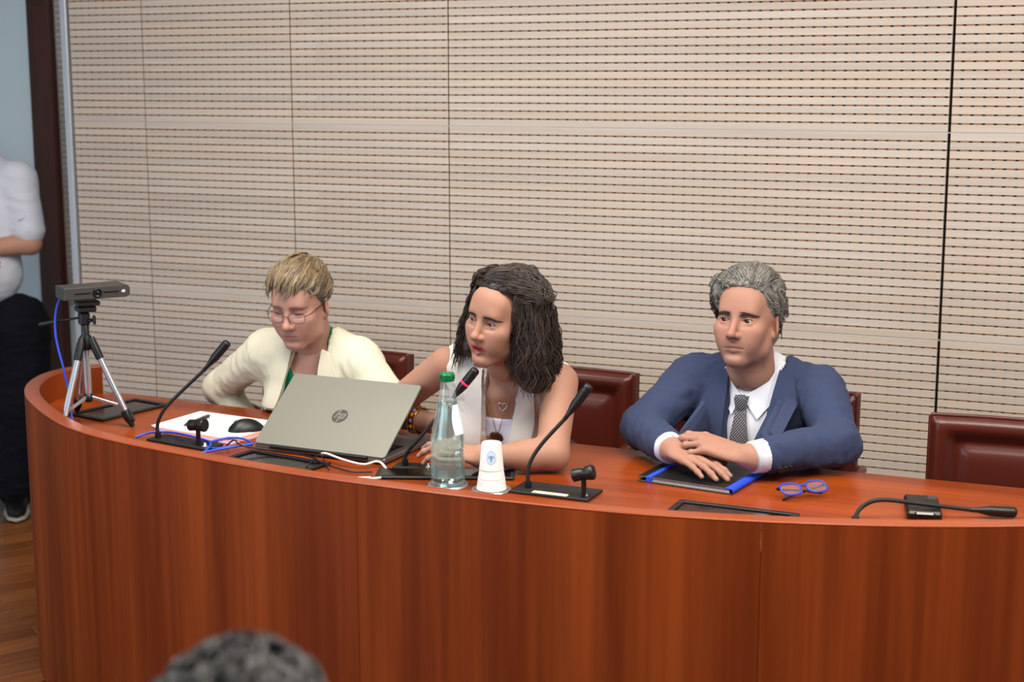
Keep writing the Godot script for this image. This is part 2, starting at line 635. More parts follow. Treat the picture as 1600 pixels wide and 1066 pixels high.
func build_desk() -> void:
	var t := thing("conference_desk", "long curved cherry veneer conference desk with raised front rim", "desk", Vector3(0, 0, -3.4))
	var out := curve_front(0, 0.0)
	var inn := curve_front(0, 0.042)
	var m := out.size()
	var arc := [0.0]
	for i in range(1, m):
		arc.append(arc[i - 1] + out[i].distance_to(out[i - 1]))
	# front veneer panels, split at the seams
	var cuts := [0, 34, 60, 88, 108, 124, m - 1]
	for c in cuts.size() - 1:
		var b := MB.new()
		var o := []
		var ii := []
		for y in [0.0, 0.8152]:
			var r1 := PackedVector3Array(); var r2 := PackedVector3Array()
			for i in range(cuts[c], cuts[c + 1] + 1):
				var g := Vector3.ZERO
				if i == cuts[c] and c > 0:
					g = (out[i + 1] - out[i]).normalized() * 0.0006
				if i == cuts[c + 1] and c < cuts.size() - 2:
					g = (out[i - 1] - out[i]).normalized() * 0.0006
				r1.append(out[i] + g + Vector3(0, y, 0)); r2.append(inn[i] + g + Vector3(0, y, 0))
			o.append(r1); ii.append(r2)
		var k0 := b.v.size()
		b.grid(o, false, 1.0)
		if b.n[0].dot(out[cuts[c]] - inn[cuts[c]]) < 0.0:
			for q in b.n.size():
				b.n[q] = -b.n[q]
			var ix2 := PackedInt32Array()
			for q in range(0, b.ix.size(), 3):
				ix2.append_array([b.ix[q], b.ix[q + 2], b.ix[q + 1]])
			b.ix = ix2
		var w: int = cuts[c + 1] - cuts[c] + 1
		for r in 2:
			for j in w:
				b.uv[k0 + r * w + j] = Vector2(arc[cuts[c] + j] * 0.62 + c * 0.377, r * 0.8)
		b.grid(ii, false, 1.0)
		for e in [0, w - 1]:
			b.flat([o[0][e], ii[0][e], ii[1][e], o[1][e]], (out[cuts[c] + (1 if e == 0 else w - 2)] - out[cuts[c] + e]).normalized() * -1.0)
		for q in range(k0 + 2 * w, b.v.size()):
			b.uv[q] = Vector2(b.v[q].x * 0.62, b.v[q].y)
		part("front_panel", b, M.cherry_front, t)
	# rim cap, rounded over
	var prof := [[0.0004, 0.8155], [-0.0002, 0.8160], [-0.0002, 0.8180], [0.0006, 0.8194], [0.0022, 0.820], [0.040, 0.820], [0.0415, 0.8192], [0.0422, 0.8175], [0.0422, 0.8155]]
	var lines := []
	for p in prof:
		lines.append(curve_front(p[1], p[0]))
	var rows := []
	for i in m:
		var r := PackedVector3Array()
		for l in lines:
			r.append(l[i])
		rows.append(r)
	var cap := MB.new()
	cap.grid(rows, false, 1.0)
	var mid := 60 * prof.size() + 4
	if cap.n[mid].y < 0.0:
		for q in cap.n.size():
			cap.n[q] = -cap.n[q]
		var ix2 := PackedInt32Array()
		for q in range(0, cap.ix.size(), 3):
			ix2.append_array([cap.ix[q], cap.ix[q + 2], cap.ix[q + 1]])
		cap.ix = ix2
	for i in m:
		for j in prof.size():
			cap.uv[i * prof.size() + j] = Vector2(arc[i] * 0.5, 0.2 + j * 0.07)
	for e in [0, m - 1]:
		cap.flat(Array(rows[e]), (out[1] - out[0]).normalized() * -1.0 if e == 0 else (out[m - 1] - out[m - 2]).normalized())
	part("rim_cap", cap, M.cherry_rim, t)
	# worktop
	var pl := PackedVector2Array()
	for i in range(9, m - 6):
		pl.append(Vector2(inn[i].x, inn[i].z) + Vector2((inn[i] - out[i]).x, (inn[i] - out[i]).z).normalized() * 0.0015)
	var k := 24
	for i in k + 1:
		var x := lerpf(1.70, -1.22, float(i) / k)
		pl.append(Vector2(x, back_z(x)))
	var wt := MB.new()
	# x,y of the polygon become x,-z through a turned frame
	var flip := PackedVector2Array()
	for p in pl:
		flip.append(Vector2(p.x, -p.y))
	wt.prism(Transform3D(Basis(Vector3.RIGHT, Vector3(0, 0, -1), Vector3.UP), Vector3(0, TOP - 0.035, 0)), flip, 0.035, 0.003)
	var bu := Vector2(cos(WALL_YAW), sin(WALL_YAW))
	for i in wt.v.size():
		var p := Vector2(wt.v[i].x, wt.v[i].z)
		wt.uv[i] = Vector2(p.dot(bu) * 0.55, p.dot(bu.orthogonal()) * 0.55)
	part("worktop", wt, M.cherry_top, t)
	for a in [-0.1, 0.62]:
		var sp := MB.new()
		sp.box(wall_frame(a, (TOP - 0.036) * 0.5, 1.46), Vector3(0.03, TOP - 0.037, 0.16), 0.002)
		part("support_panel", sp, M.dark_wood, t)

# ---------------------------------------------------------------- chairs
func chair(a: float, off: float, label: String) -> void:
	var t := thing("leather_chair", label, "chair", wall_at(a, 0, off), "brown leather conference chairs")
	var W := 0.52
	var top := 0.855
	var bot := 0.40
	var F := wall_frame(a, 0, off) * Transform3D(Basis.from_euler(Vector3(-0.05, 0, 0)), Vector3.ZERO)
	# padded front: a raised border round a raised inner cushion with a stitched valley between
	var nx := 40
	var ny := 36
	var rows := []
	for i in ny + 1:
		var r := PackedVector3Array()
		for j in nx + 1:
			var x := (float(j) / nx - 0.5) * W
			var y := lerpf(bot, top, float(i) / ny)
			var ex := W * 0.5 - absf(x)
			var ey := minf(top - y, y - bot + 0.06)
			var e := minf(ex, ey)
			var d := 0.0
			if e < 0.07:
				d = 0.026 * sin(PI * clampf((e + 0.012) / 0.082, 0, 1)) 
			else:
				d = 0.022 * (1.0 - exp(-(e - 0.07) / 0.014))
			if e < 0.004:
				d = minf(d, 0.004)
			var curve := 0.03 * (x / (W * 0.5)) * (x / (W * 0.5))
			r.append(F * Vector3(x, y, 0.028 + d + curve))
		rows.append(r)
	var b := MB.new()
	b.grid(rows, false, 1.0)
	if b.n[nx * 10].dot(N) < 0:
		for q in b.n.size():
			b.n[q] = -b.n[q]
		var ix2 := PackedInt32Array()
		for q in range(0, b.ix.size(), 3):
			ix2.append_array([b.ix[q], b.ix[q + 2], b.ix[q + 1]])
		b.ix = ix2
	part("backrest_pad", b, M.brown_leather, t)
	# shell behind and its piped edge
	var sh := MB.new()
	for s in 12:
		var x := ((s + 0.5) / 12.0 - 0.5) * W
		var curve := 0.03 * pow(x / (W * 0.5), 2)
		sh.box(F * Transform3D(Basis.from_euler(Vector3(0, -0.23 * x / (W * 0.5), 0)), Vector3(x, (top + bot) * 0.5, 0.012 + curve)), Vector3(W / 12 + 0.002, top - bot - 0.004, 0.034))
	part("backrest_shell", sh, M.leather_edge, t)
	var ed := MB.new()
	var path := []
	for q in [[-1, 0.0], [-1, 0.25], [-1, 0.5], [-1, 0.75], [-1, 0.985], [-0.975, 1.0], [-0.5, 1.0], [0, 1.0], [0.5, 1.0], [0.975, 1.0], [1, 0.985], [1, 0.75], [1, 0.5], [1, 0.25], [1, 0.0]]:
		path.append(F * Vector3(q[0] * W * 0.5, lerpf(bot, top, q[1]), 0.031 + 0.03 * q[0] * q[0]))
	ed.tube(path, 0.0055, 8)
	part("edge_piping", ed, M.leather_edge, t)
	var stt := MB.new()
	var marks := []
	for i in 34:
		for s in [-1.0, 1.0]:
			marks.append([s * (W * 0.5 - 0.0745), lerpf(bot + 0.03, top - 0.0745, i / 33.0), 1])
			marks.append([s * (W * 0.5 - 0.006), lerpf(bot + 0.01, top - 0.01, i / 33.0), 1])
	for i in 30:
		marks.append([lerpf(-W * 0.5 + 0.08, W * 0.5 - 0.08, i / 29.0), top - 0.0745, 0])
		marks.append([lerpf(-W * 0.5 + 0.01, W * 0.5 - 0.01, i / 29.0), top - 0.005, 0])
	for q in marks:
		var c := 0.03 * pow(q[0] / (W * 0.5), 2)
		var zz: float = 0.0335 if absf(q[0]) > W * 0.5 - 0.02 or q[1] > top - 0.02 else 0.0315
		stt.box(F * Transform3D(Basis(), Vector3(q[0], q[1], zz + c)), Vector3(0.0016, 0.006, 0.003) if q[2] == 1 else Vector3(0.006, 0.0016, 0.003))
	var so := part("stitching", stt, M.stitch_tan, t)
	so.set_meta("kind", "stuff")
	var se := MB.new()
	se.box(wall_frame(a, 0.425, off + 0.28), Vector3(0.50, 0.09, 0.46), 0.03)
	part("seat", se, M.brown_leather, t)
	for s in [-1.0, 1.0]:
		var ar := MB.new()
		var pts := []
		for q in [[0.235, 0.58, 0.02], [0.265, 0.635, 0.05], [0.285, 0.665, 0.11], [0.288, 0.668, 0.20], [0.28, 0.64, 0.27], [0.27, 0.56, 0.29], [0.25, 0.46, 0.28]]:
			pts.append(wall_at(a + s * q[0], q[1], off + q[2]))
		ar.tube(smooth(pts, 5), 0.026, 10, true, 0.55)
		part("armrest", ar, M.brown_leather, t)
	var bs := MB.new()
	bs.lathe(Transform3D(Basis(), wall_at(a, 0, off + 0.26)), [[0.03, 0.40], [0.03, 0.12], [0.05, 0.09]], 14)
	for i in 5:
		var an := TAU * i / 5.0
		var c0 := wall_at(a, 0.085, off + 0.26)
		bs.tube([c0, c0 + Vector3(cos(an) * 0.15, -0.01, sin(an) * 0.15), c0 + Vector3(cos(an) * 0.26, -0.035, sin(an) * 0.26)], [0.024, 0.02, 0.014], 8)
		bs.lathe(xf(c0 + Vector3(cos(an) * 0.26, -0.085, sin(an) * 0.26)), [[0.0, 0.0], [0.022, 0.006], [0.026, 0.025], [0.022, 0.044], [0.0, 0.05]], 10)
	part("swivel_base", bs, M.black_plastic, t)

func build_chairs() -> void:
	chair(-0.46, 0.34, "brown leather chair behind the short-haired woman in the cream jacket")
	chair(0.287, 0.36, "brown leather chair behind the long-haired woman in the white vest")
	chair(0.935, 0.40, "brown leather chair behind the grey-haired man in the blue suit")
	chair(1.672, 0.57, "empty brown leather chair at the end of the desk beside the seated man")

# ---------------------------------------------------------------- things on the desk
func bar(m: MB, a: Vector3, b: Vector3, w: float, h: float, bev := 0.001, up := Vector3.UP) -> void:
	var z := (b - a).normalized()
	var x := up.cross(z).normalized()
	m.box(Transform3D(Basis(x, z.cross(x), z), (a + b) * 0.5), Vector3(w, h, a.distance_to(b)), bev)

func frame4(o: Vector3, xdir: Vector3) -> Transform3D:
	var x := xdir.normalized()
	return Transform3D(Basis(x, Vector3.UP, x.cross(Vector3.UP)), o)

func goose(t: Node3D, path: Array, dir: Vector3, ringed: bool) -> void:
	var g := MB.new()
	var p := smooth(path, 8)
	g.tube(p, 0.0048, 10)
	var neck := part("gooseneck", g, M.black_matte, t)
	var collar := MB.new()
	collar.tube([path[0], path[0] + Vector3(0, 0.016, 0)], 0.0085, 12)
	part("collar", collar, M.black_plastic, t)
	var e: Vector3 = path[-1]
	var B := Basis(Quaternion(Vector3.UP, dir.normalized()))
	var h := MB.new()
	h.lathe(Transform3D(B, e), [[0.0, -0.004], [0.0052, -0.003], [0.0058, 0.012], [0.0105, 0.034], [0.0118, 0.042], [0.0118, 0.050], [0.0112, 0.0505], [0.0112, 0.0535], [0.0118, 0.054], [0.0122, 0.082], [0.0108, 0.0825], [0.0108, 0.085], [0.012, 0.0855], [0.0115, 0.094], [0.008, 0.098], [0.0, 0.099]], 20)
	part("microphone_head", h, M.black_plastic, t)
	if ringed:
		var r := MB.new()
		r.lathe(Transform3D(B, e), [[0.0113, 0.0495], [0.0126, 0.0505], [0.0126, 0.0540], [0.0113, 0.055]], 20)
		if not M.has("ring_light"):
			var q := mat("ring_light", Color(1.0, 0.15, 0.3), 0.4)
			q.emission_enabled = true; q.emission = Color(1.0, 0.10, 0.28); q.emission_energy_multiplier = 1.1
		part("ring_light", r, M.ring_light, t, "glowing pink red ring")

func hook(t: Node3D, at: Vector3, dir: Vector3) -> void:
	var m := MB.new()
	m.tube([at, at + Vector3(0, 0.050, 0)], 0.0062, 10)
	var c := at + Vector3(0, 0.056, 0)
	m.tube([c - dir * 0.028, c - dir * 0.026, c - dir * 0.005, c, c + dir * 0.005, c + dir * 0.022, c + dir * 0.025], [0.012, 0.0152, 0.0145, 0.011, 0.0158, 0.0185, 0.015], 18)
	part("swivel_lamp", m, M.black_plastic, t)

func plate(t: Node3D, A: Vector3, xdir: Vector3, w: float, d: float) -> void:
	var F := frame4(A, xdir)
	var m := MB.new()
	m.box(F * xf(Vector3(w * 0.5, 0.0036, -d * 0.5)), Vector3(w, 0.006, d), 0.0012)
	part("base_plate", m, M.black_matte, t)
	var g := MB.new()
	for i in 3:
		for j in 5:
			g.box(F * xf(Vector3(w * 0.30 + j * 0.009, 0.0064, -d * 0.45 - i * 0.008)), Vector3(0.006, 0.0012, 0.0035))
	var vv := part("speaker_vents", g, M.black_gloss, t)
	vv.set_meta("kind", "stuff")
	var k := MB.new()
	k.lathe(F * xf(Vector3(w * 0.90, 0.006, -d * 0.32)), [[0.008, 0.0], [0.008, 0.003], [0.004, 0.005], [0.0035, 0.010], [0.0, 0.0105]], 12)
	part("button", k, M.steel, t)

func lid_tray(A: Vector3, xdir: Vector3, w: float, d: float, label: String) -> void:
	var t := thing("recessed_monitor", label, "monitor", A, "monitors sunk into the desk")
	var F := frame4(A, xdir)
	var m := MB.new()
	var b := 0.016
	m.box(F * xf(Vector3(w * 0.5, 0.0028, -b * 0.5)), Vector3(w, 0.006, b), 0.001)
	m.box(F * xf(Vector3(w * 0.5, 0.0028, -d + b * 0.5)), Vector3(w, 0.006, b), 0.001)
	m.box(F * xf(Vector3(b * 0.5, 0.0028, -d * 0.5)), Vector3(b, 0.006, d - 2 * b), 0.001)
	m.box(F * xf(Vector3(w - b * 0.5, 0.0028, -d * 0.5)), Vector3(b, 0.006, d - 2 * b), 0.001)
	part("frame", m, M.black_plastic, t)
	var g := MB.new()
	g.box(F * xf(Vector3(w * 0.5, 0.0012, -d * 0.5)), Vector3(w - 2 * b - 0.003, 0.0024, d - 2 * b - 0.003))
	part("dark_screen", g, M.black_gloss, t)

func build_desk_items() -> void:
	var T := TOP
	# --- tripod and video camera
	var c := Vector3(-1.188, 0, -4.13)
	var tr := thing("tripod", "small silver tripod standing on the desk under the video camera", "tripod", Vector3(c.x, T, c.z))
	var feet := [Vector3(-1.236, T, -4.012), Vector3(-1.060, T, -4.104), Vector3(-1.262, T + 0.008, -4.262)]
	var col := MB.new()
	col.tube([c + Vector3(0, 0.83, 0), c + Vector3(0, 0.985, 0)], 0.0095, 14)
	part("centre_column", col, M.steel, tr)
	var hub := MB.new()
	hub.lathe(xf(c), [[0.0, 0.955], [0.015, 0.957], [0.018, 0.975], [0.016, 0.995], [0.011, 1.0], [0.011, 1.03], [0.0, 1.031]], 16)
	part("hub", hub, M.black_plastic, tr)
	hub = MB.new()
	hub.lathe(xf(c), [[0.0, 0.806], [0.008, 0.808], [0.013, 0.815], [0.013, 0.832], [0.0, 0.834]], 14)
	part("brace_collar", hub, M.black_plastic, tr)
	for i in 3:
		var f: Vector3 = feet[i]
		var d := (Vector3(f.x, 0, f.z) - Vector3(c.x, 0, c.z)).normalized()
		var a := c + d * 0.017 + Vector3(0, 0.985, 0)
		var lg := MB.new()
		var k := a.lerp(f, 0.2)
		var e := a.lerp(f, 0.80)
		lg.tube([k, e], 0.0088, 12)
		var leg := part("leg", lg, M.steel, tr)
		var j := MB.new()
		j.tube([a + Vector3(0, 0.008, 0), a.lerp(f, 0.05), a.lerp(f, 0.21), a.lerp(f, 0.215)], [0.008, 0.012, 0.0112, 0.009], 12)
		part("leg_joint", j, M.black_plastic, leg)
		var ft := MB.new()
		ft.tube([e, a.lerp(f, 0.805), a.lerp(f, 0.90), a.lerp(f, 0.95), f + Vector3(0, 0.004, 0)], [0.009, 0.0125, 0.0125, 0.008, 0.006], 10)
		ft.box(Transform3D(Basis(Quaternion(Vector3.UP, (a - f).normalized())), a.lerp(f, 0.87) + d * 0.008), Vector3(0.016, 0.035, 0.014), 0.003)
		part("rubber_foot", ft, M.black_plastic, leg)
		var br := MB.new()
		var q := a.lerp(f, 0.76)
		bar(br, c + Vector3(0, 0.822, 0) + d * 0.01, q, 0.006, 0.009)
		part("brace", br, M.steel, tr)
	var hd := MB.new()
	hd.box(xf(c + Vector3(-0.002, 1.045, 0), 0.5), Vector3(0.028, 0.036, 0.030), 0.004)
	hd.box(xf(c + Vector3(0.004, 1.073, 0.002), 0.5), Vector3(0.052, 0.016, 0.045), 0.003)
	hd.box(xf(c + Vector3(0.010, 1.090, 0.006), 0.5), Vector3(0.062, 0.012, 0.05), 0.002)
	part("pan_head", hd, M.black_plastic, tr)
	var kn := MB.new()
	kn.tube([c + Vector3(0.012, 1.04, 0.01), c + Vector3(0.028, 1.043, 0.018)], 0.005, 8)
	kn.box(xf(c + Vector3(0.032, 1.044, 0.02), 0.5), Vector3(0.008, 0.026, 0.012), 0.003)
	part("knob", kn, M.black_plastic, tr)
	var hn := MB.new()
	hn.tube([c + Vector3(-0.012, 1.048, 0.0), c + Vector3(-0.075, 1.035, -0.02), c + Vector3(-0.08, 1.034, -0.021), c + Vector3(-0.135, 1.022, -0.035), c + Vector3(-0.14, 1.021, -0.036)], [0.0035, 0.0035, 0.0065, 0.007, 0.004], 10)
	part("pan_handle", hn, M.black_plastic, tr)
	var vc := thing("video_camera", "flat dark grey conference camera with a round lens mounted on the tripod", "camera", c + Vector3(0, 1.096, 0))
	var yaw := 0.55
	var F := xf(Vector3(-1.163, 1.122, -4.135), yaw)
	var bd := MB.new()
	var W := 0.182
	var out := PackedVector2Array()
	for q in [[-0.091, -0.012, 3.4, 4.7], [0.079, -0.012, 4.7, 6.2], [0.079, 0.012, 0.0, 1.57], [-0.091, 0.012, 1.57, 3.0]]:
		var cc := Vector2(q[0], 0.0)
		if q[0] > 0:
			for s in 5:
				var an := lerpf(q[2], q[3], s / 4.0)
				out.append(Vector2(q[0] + cos(an) * 0.012, (q[1] * 0.35 if true else 0.0) + sin(an) * 0.013))
		else:
			out.append(Vector2(q[0], signf(q[1]) * 0.0165))
	bd.prism(F * xf(Vector3(0, 0, -0.045)), out, 0.09, 0.0015)
	part("body", bd, mat("camera_grey", Color(0.235, 0.225, 0.215), 0.4, 0.2), vc)
	for s in [[-0.062, -0.019], [0.017, 0.060]]:
		var sl := MB.new()
		sl.box(F * xf(Vector3((s[0] + s[1]) * 0.5, 0.0, 0.0452)), Vector3(s[1] - s[0], 0.003, 0.002))
		part("front_slot", sl, M.black_gloss, vc)
	var ln := MB.new()
	ln.lathe(F * Transform3D(Basis(Vector3.RIGHT, Vector3(0, 0, 1), Vector3.UP), Vector3(-0.001, 0, 0.044)), [[0.0125, 0.0], [0.0125, 0.006], [0.0105, 0.0075], [0.0085, 0.006], [0.006, 0.0055], [0.0, 0.0065]], 24)
	part("lens", ln, M.black_gloss, vc)
	var tm := TextMesh.new()
	tm.text = "4K"; tm.font_size = 16; tm.pixel_size = 0.00065; tm.depth = 0.0006
	var sf := SystemFont.new(); sf.font_names = PackedStringArray(["Droid Sans"]); sf.font_weight = 700; sf.font_italic = true
	tm.font = sf
	var tl := part("lettering", tm, mat("white_print", Color(0.92, 0.92, 0.92), 0.6), vc)
	tl.transform = tl.transform * F * xf(Vector3(0.072, 0.0, 0.0455))
	var cb := MB.new()
	cb.tube(smooth([Vector3(-1.222, 1.115, -4.158), Vector3(-1.258, 1.10, -4.152), Vector3(-1.272, 1.05, -4.14), Vector3(-1.270, 0.985, -4.13), Vector3(-1.250, 0.90, -4.12), Vector3(-1.237, 0.83, -4.115), Vector3(-1.228, 0.765, -4.10), Vector3(-1.20, T + 0.005, -4.05)], 6), 0.0032, 8)
	single("network_cable", cb, M.blue_cable, "blue network cable hanging from the video camera down to the desk", "cable", "blue network cables")

	# --- sunken monitors
	lid_tray(Vector3(-1.163, T + 0.001, -4.172), Vector3(0.142, 0, -0.211), 0.256, 0.15, "black monitor cover sunk in the desk beneath the tripod")
	lid_tray(Vector3(-0.735, T + 0.001, -3.74), Vector3(0.215, 0, 0.135), 0.262, 0.105, "black monitor cover sunk in the desk in front of the laptop")
	lid_tray(Vector3(0.325, T + 0.001, -3.217), Vector3(0.253, 0, 0.115), 0.28, 0.15, "black monitor cover sunk in the desk in front of the dark folder")

	# --- microphones
	var grp := "gooseneck desk microphones"
	var m1 := thing("desk_microphone", "gooseneck microphone on black plate beside the papers, in front of the cream jacket", "microphone", Vector3(-0.955, T, -3.93), grp)
	plate(m1, Vector3(-0.985, T, -3.945), Vector3(0.185, 0, 0.118), 0.215, 0.07)
	goose(m1, [Vector3(-0.955, T + 0.006, -3.955), Vector3(-0.955, 0.785, -3.955), Vector3(-0.935, 0.825, -3.952), Vector3(-0.90, 0.862, -3.95), Vector3(-0.82, 0.937, -3.945)], Vector3(0.064, 0.074, 0.0), false)
	hook(m1, Vector3(-0.828, T + 0.006, -3.868), Vector3(0.85, 0.12, 0.5).normalized())
	var m2 := thing("desk_microphone", "switched-on gooseneck microphone with glowing pink ring behind the water bottle", "microphone", Vector3(-0.27, T, -3.64), grp)
	plate(m2, Vector3(-0.30, T, -3.648), Vector3(0.95, 0, 0.25), 0.10, 0.055)
	goose(m2, [Vector3(-0.268, T + 0.006, -3.66), Vector3(-0.268, 0.765, -3.66), Vector3(-0.258, 0.787, -3.655), Vector3(-0.226, 0.826, -3.64), Vector3(-0.147, 0.925, -3.62)], Vector3(0.059, 0.076, 0.01), true)
	var m3 := thing("desk_microphone", "gooseneck microphone on black plate with cream label strip beside the paper cups", "microphone", Vector3(0.04, T, -3.44), grp)
	plate(m3, Vector3(-0.008, T, -3.428), Vector3(0.176, 0, 0.078), 0.20, 0.098)
	goose(m3, [Vector3(0.038, T + 0.006, -3.452), Vector3(0.038, 0.785, -3.452), Vector3(0.046, 0.815, -3.452), Vector3(0.072, 0.855, -3.452), Vector3(0.125, 0.915, -3.45)], Vector3(0.047, 0.066, 0.0), false)
	hook(m3, Vector3(0.166, T + 0.006, -3.372), Vector3(0.9, 0.25, 0.3).normalized())
	var lb := MB.new()
	lb.box(frame4(Vector3(-0.008, T, -3.428), Vector3(0.176, 0, 0.078)) * xf(Vector3(0.10, 0.0065, -0.014)), Vector3(0.088, 0.001, 0.017))
	part("label_strip", lb, mat("cream_label", Color(0.90, 0.88, 0.70), 0.7), m3, "blank cream paper strip")
	var m4 := thing("desk_microphone", "gooseneck microphone bent flat over the worktop near the black box", "microphone", Vector3(0.757, T, -3.225), grp)
	plate(m4, Vector3(0.70, T, -3.105), Vector3(1, 0, 0.03), 0.10, 0.075)
	goose(m4, [Vector3(0.748, T + 0.006, -3.160), Vector3(0.756, 0.750, -3.195), Vector3(0.773, 0.764, -3.22), Vector3(0.80, 0.780, -3.22), Vector3(0.836, 0.782, -3.22), Vector3(0.893, 0.775, -3.22), Vector3(1.02, 0.7595, -3.22)], Vector3(1, -0.055, 0.0), false)
	var bx := thing("console_box", "small black ribbed box on the worktop under the bent microphone", "device", Vector3(0.92, T, -3.25))
	var FB := frame4(Vector3(0.9215, T + 0.001, -3.262), Vector3(1, 0, 0.2))
	var b1 := MB.new()
	b1.box(FB * xf(Vector3(0, 0.011, 0)), Vector3(0.075, 0.022, 0.145), 0.005)
	part("body", b1, M.black_plastic, bx)
	var b2 := MB.new()
	b2.box(FB * xf(Vector3(0.010, 0.0225, -0.045)), Vector3(0.0025, 0.002, 0.05))
	part("lid_gap", b2, M.black_gloss, bx)
	b2 = MB.new()
	b2.box(FB * xf(Vector3(0.0, 0.013, 0.0725)), Vector3(0.044, 0.018, 0.012), 0.004)
	part("connector", b2, M.black_gloss, bx)
	b2 = MB.new()
	for i in 4:
		b2.box(FB * xf(Vector3(-0.026 + i * 0.004, 0.0225, 0.035)), Vector3(0.0018, 0.002, 0.018))
	var ribs := part("ribs", b2, M.black_gloss, bx)
	ribs.set_meta("kind", "stuff")
	var b3 := MB.new()
	b3.box(FB * xf(Vector3(0.024, 0.0222, -0.05)), Vector3(0.02, 0.001, 0.03))
	part("display_window", b3, M.grey_plastic, bx)

	# --- papers, pen, mouse
	var lines := Image.create(256, 256, false, Image.FORMAT_RGB8)
	lines.fill(Color(0.84, 0.84, 0.85))
	for i in 17:
		for s in 12:
			if rng.randf() < 0.9:
				lines.fill_rect(Rect2i(24 + s * 17, 24 + i * 12, 11 + rng.randi() % 5, 3), Color(0.73, 0.73, 0.75))
	var pm := mat("printed_paper", Color.WHITE, 0.8)
	pm.albedo_texture = ImageTexture.create_from_image(lines)
	var sheets := [["lilac_paper", 0.00, -0.99, -4.075, 0.62], ["pink_paper", 0.0012, -0.985, -4.082, 0.60], ["pink_paper", 0.0024, -1.00, -4.09, 0.55], ["white_paper", 0.0036, -1.005, -4.10, 0.56], ["printed_paper", 0.0048, -1.01, -4.105, 0.50]]
	var sl_lab := ["lilac sheet lying lowest in the pile of papers by the mouse", "pink sheet with the largest visible edge under the white papers", "pink sheet lying directly under the white papers by the mouse", "plain white sheet under the printed page by the mouse", "printed white page on top of the pile with a pen on it"]
	for i in sheets.size():
		var q = sheets[i]
		var pp := MB.new()
		var FP := frame4(Vector3(q[2], T + 0.0008 + q[1], q[3]), Vector3(cos(q[4]), 0, sin(q[4])))
		pp.box(FP * xf(Vector3(0.148, 0.0, -0.105)), Vector3(0.297, 0.0011, 0.21))
		var Fi := FP.affine_inverse()
		for v in pp.v.size():
			var l := Fi * pp.v[v]
			pp.uv[v] = Vector2(-l.z / 0.21, l.x / 0.297)
		single("paper_sheet", pp, M[q[0]], sl_lab[i], "paper", "pile of papers")
	var pn := thing("pen", "grey and clear ballpoint pen lying on the printed page", "pen", Vector3(-0.90, T + 0.01, -4.12))
	var pa := Vector3(-0.913, T + 0.0115, -4.085)
	var pb := Vector3(-0.868, T + 0.0115, -4.20)
	var p1 := MB.new()
	p1.tube([pa, pa.lerp(pb, 0.08), pa.lerp(pb, 0.1), pb], [0.0012, 0.0035, 0.0042, 0.0042], 10)
	part("barrel", p1, M.grey_plastic, pn)
	var p2 := MB.new()
	bar(p2, pa.lerp(pb, 0.66) + Vector3(0, 0.0048, 0), pb + Vector3(0, 0.0048, 0), 0.003, 0.0015, 0.0004)
	p2.tube([pb, pb + (pb - pa).normalized() * 0.008], 0.0025, 8)
	part("clip", p2, M.steel, pn)
	var ms := thing("computer_mouse", "black computer mouse between the papers and the laptop", "mouse", Vector3(-0.735, T, -4.03))
	var FM := frame4(Vector3(-0.733, T, -4.05), Vector3(0.62, 0, -0.30))
	var rows := []
	for i in 13:
		var r := PackedVector3Array()
		var u := i / 12.0
		var lx := lerpf(-0.055, 0.055, u)
		var wd := 0.031 * pow(maxf(1.0 - pow(absf(2 * u - 1), 2.6), 0.0), 0.5) + 0.0005
		var ht := 0.037 * pow(maxf(sin(PI * clampf(0.12 + u * 0.82, 0, 1)), 0.0), 0.7) * (0.0 + pow(maxf(1.0 - pow(absf(2 * u - 1), 4.0), 0.0), 0.5)) + 0.0005
		for j in 15:
			var a := PI * j / 14.0
			r.append(FM * Vector3(lx, 0.001 + sin(a) * ht, -cos(a) * wd * (1.0 - 0.12 * sin(a))))
		rows.append(r)
	var mb := MB.new()
	mb.grid(rows, false, 1.0)
	if mb.n[6 * 15 + 7].y < 0:
		mb = MB.new(); mb.grid(rows, false, -1.0)
	part("shell", mb, M.black_plastic, ms)
	var wh := MB.new()
	wh.lathe(FM * Transform3D(Basis(Vector3.UP, Vector3(0, 0, 1), Vector3.RIGHT), Vector3(-0.026, 0.026, -0.003)), [[0.0, 0.0], [0.010, 0.0], [0.010, 0.006], [0.0, 0.006]], 14)
	part("scroll_wheel", wh, M.grey_plastic, ms)

	# --- laptop
	var HL := Vector3(-0.677, T + 0.012, -3.85)
	var hx := Vector3(0.356, 0, 0.169).normalized()
	var FL := frame4(HL, hx)       # x along the hinge, -z... towards the user is -z
	if FL.basis.z.z < 0:
		FL = Transform3D(Basis(hx, Vector3.UP, -FL.basis.z), HL)
	var LW := 0.394
	var lp := thing("laptop", "half closed silver beige laptop with round logo on its lid", "laptop", HL + hx * 0.2)
	var base := MB.new()
	base.box(FL * xf(Vector3(LW * 0.5, -0.002, -0.125)), Vector3(LW, 0.014, 0.25), 0.003)
	part("base", base, mat("laptop_grey", Color(0.42, 0.40, 0.40), 0.35, 0.5), lp)
	var kb := MB.new()
	for i in 15:
		for j in 5:
			kb.box(FL * xf(Vector3(0.032 + i * 0.0236, 0.0055, -0.035 - j * 0.0235)), Vector3(0.0195, 0.002, 0.0195), 0.0006)
	var ko := part("keyboard_keys", kb, M.black_plastic, lp)
	ko.set_meta("kind", "stuff")
	var tp := MB.new()
	tp.box(FL * xf(Vector3(LW * 0.5, 0.0052, -0.20)), Vector3(0.12, 0.0008, 0.072))
	part("touchpad", tp, M.grey_plastic, lp)
	var up := (FL.basis.z * -0.2 + Vector3.UP * 0.15).normalized()
	var FD := Transform3D(Basis(hx, up, hx.cross(up)), HL + Vector3(0, 0.006, 0))
	var lid := MB.new()
	var rr := PackedVector2Array()
